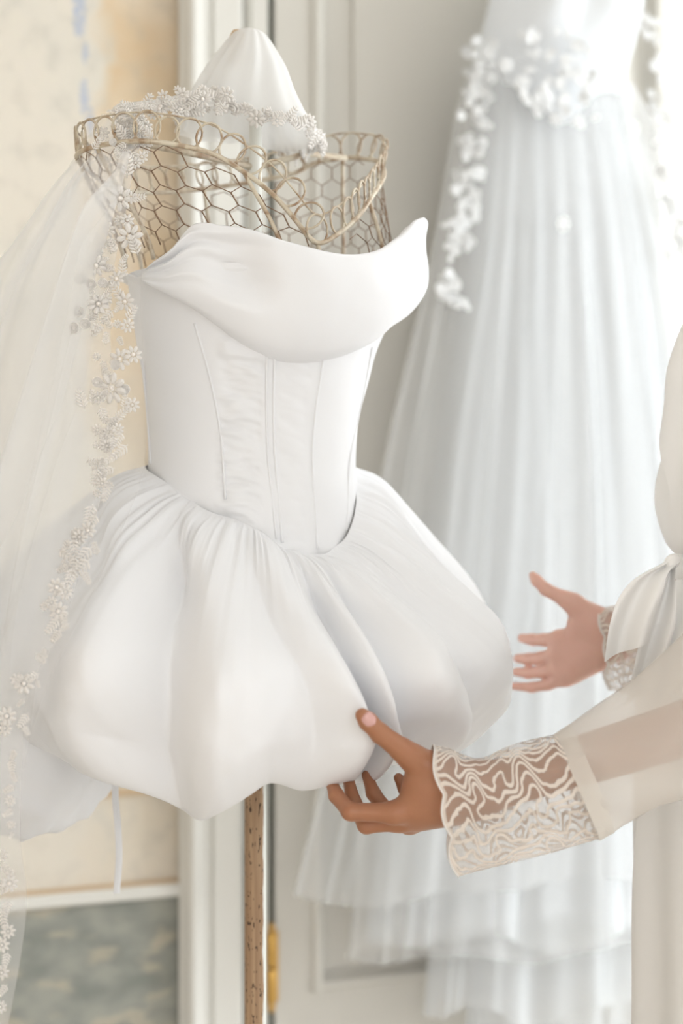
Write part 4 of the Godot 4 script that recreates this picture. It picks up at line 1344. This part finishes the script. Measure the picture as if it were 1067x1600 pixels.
		for i in 160:
			e.append(f.call(i / 160.0, 1.0))
		part("cuff_edge", tube_mesh(e, .0011, 5, true), M.lace, who, back)
	cuff.call([P(868, 1149, zn), P(800, 1166, zn), P(748, 1186, zn), P(700, 1170, zn), P(674, 1166, zn)], [P(936, 1311, zn), P(860, 1332, zn), P(790, 1350, zn), P(740, 1363, zn), P(712, 1371, zn)], .036, .010, "lace_cuff", Vector2(1, 1))
	var zf := -.16
	cuff.call([P(1060, 925, zf), P(1010, 934, zf), P(970, 944, zf), P(930, 952, zf)], [P(1075, 1065, zf), P(1030, 1078, zf), P(990, 1085, zf), P(950, 1078, zf)], .034, .010, "lace_cuff", Vector2(1, 1))
	sleeve.call([[P(1058, 922, zf), P(1078, 1068, zf), .036], [Vector3(.49, 1.14, -.215), Vector3(.585, .99, -.215), .058], [Vector3(.49, 1.2, -.175), Vector3(.64, 1.17, -.175), .06], [Vector3(.51, 1.3, -.13), Vector3(.655, 1.3, -.13), .06], [Vector3(.535, 1.365, -.105), Vector3(.655, 1.375, -.105), .066], [Vector3(.565, 1.425, -.05), Vector3(.625, 1.43, -.05), .03]], 50, M.organza, "sleeve")

# ------------------------------------------------------------------
func _ready() -> void:
	rng.seed = 42
	noise.seed = 9; noise.frequency = 0.05; noise.fractal_octaves = 3
	# camera
	var cam := Camera3D.new()
	cam.name = "camera"
	cam.position = CAM
	cam.fov = rad_to_deg(2.0 * atan(800.0 / F))
	cam.near = 0.05
	var at := CameraAttributesPhysical.new()
	at.frustum_focal_length = 24.0 / (2.0 * 800.0 / F)
	at.exposure_aperture = 1.4
	at.frustum_focus_distance = 2.05
	at.frustum_near = 0.05
	cam.attributes = at
	cam.current = true
	add_child(cam)
	# sky and exposure
	var we := WorldEnvironment.new()
	we.name = "environment"
	var env := Environment.new()
	var sky := Sky.new()
	var sm := ProceduralSkyMaterial.new()
	sm.sky_top_color = Color(0.89, 0.92, 0.97); sm.sky_horizon_color = Color(1.0, 0.985, 0.965)
	sm.ground_bottom_color = Color(0.72, 0.70, 0.66); sm.ground_horizon_color = Color(0.95, 0.95, 0.94)
	sm.sky_energy_multiplier = 1.5; sm.ground_energy_multiplier = 1.0
	sky.sky_material = sm
	env.background_mode = Environment.BG_SKY
	env.sky = sky
	env.tonemap_mode = Environment.TONE_MAPPER_LINEAR
	env.tonemap_exposure = 0.94
	env.sdfgi_enabled = true; env.ssao_enabled = true; env.ssil_enabled = true
	we.environment = env
	add_child(we)
	# daylight in the windows
	for w in [[1.45, 1.56, 14.8, 0.0], [3.35, 0.96, 1.5, 0.0], [-1.2, 1.9, 1.3, 1.0]]:
		var l := AreaLight3D.new()
		l.name = "window_daylight"
		l.area_size = Vector2(w[1], 2.3)
		l.area_normalize_energy = true
		l.light_color = Color(0.945, 0.975, 1.0)
		l.light_energy = w[2]
		l.shadow_enabled = true
		if w[3] > 0:
			l.transform = Transform3D(Basis(Vector3.UP, deg_to_rad(24.0)), W(w[0], 1.52, 4.38))
		else:
			l.transform = Transform3D(Basis(Vector3.UP, deg_to_rad(24.0 + 90.0)), W(2.9 + .2, 1.52, w[0]))
		l.area_range = 12.0
		add_child(l, true)
	build_materials()
	build_room()
	build_dress()
	build_form()
	build_gown()
	build_person()
	build_veil()
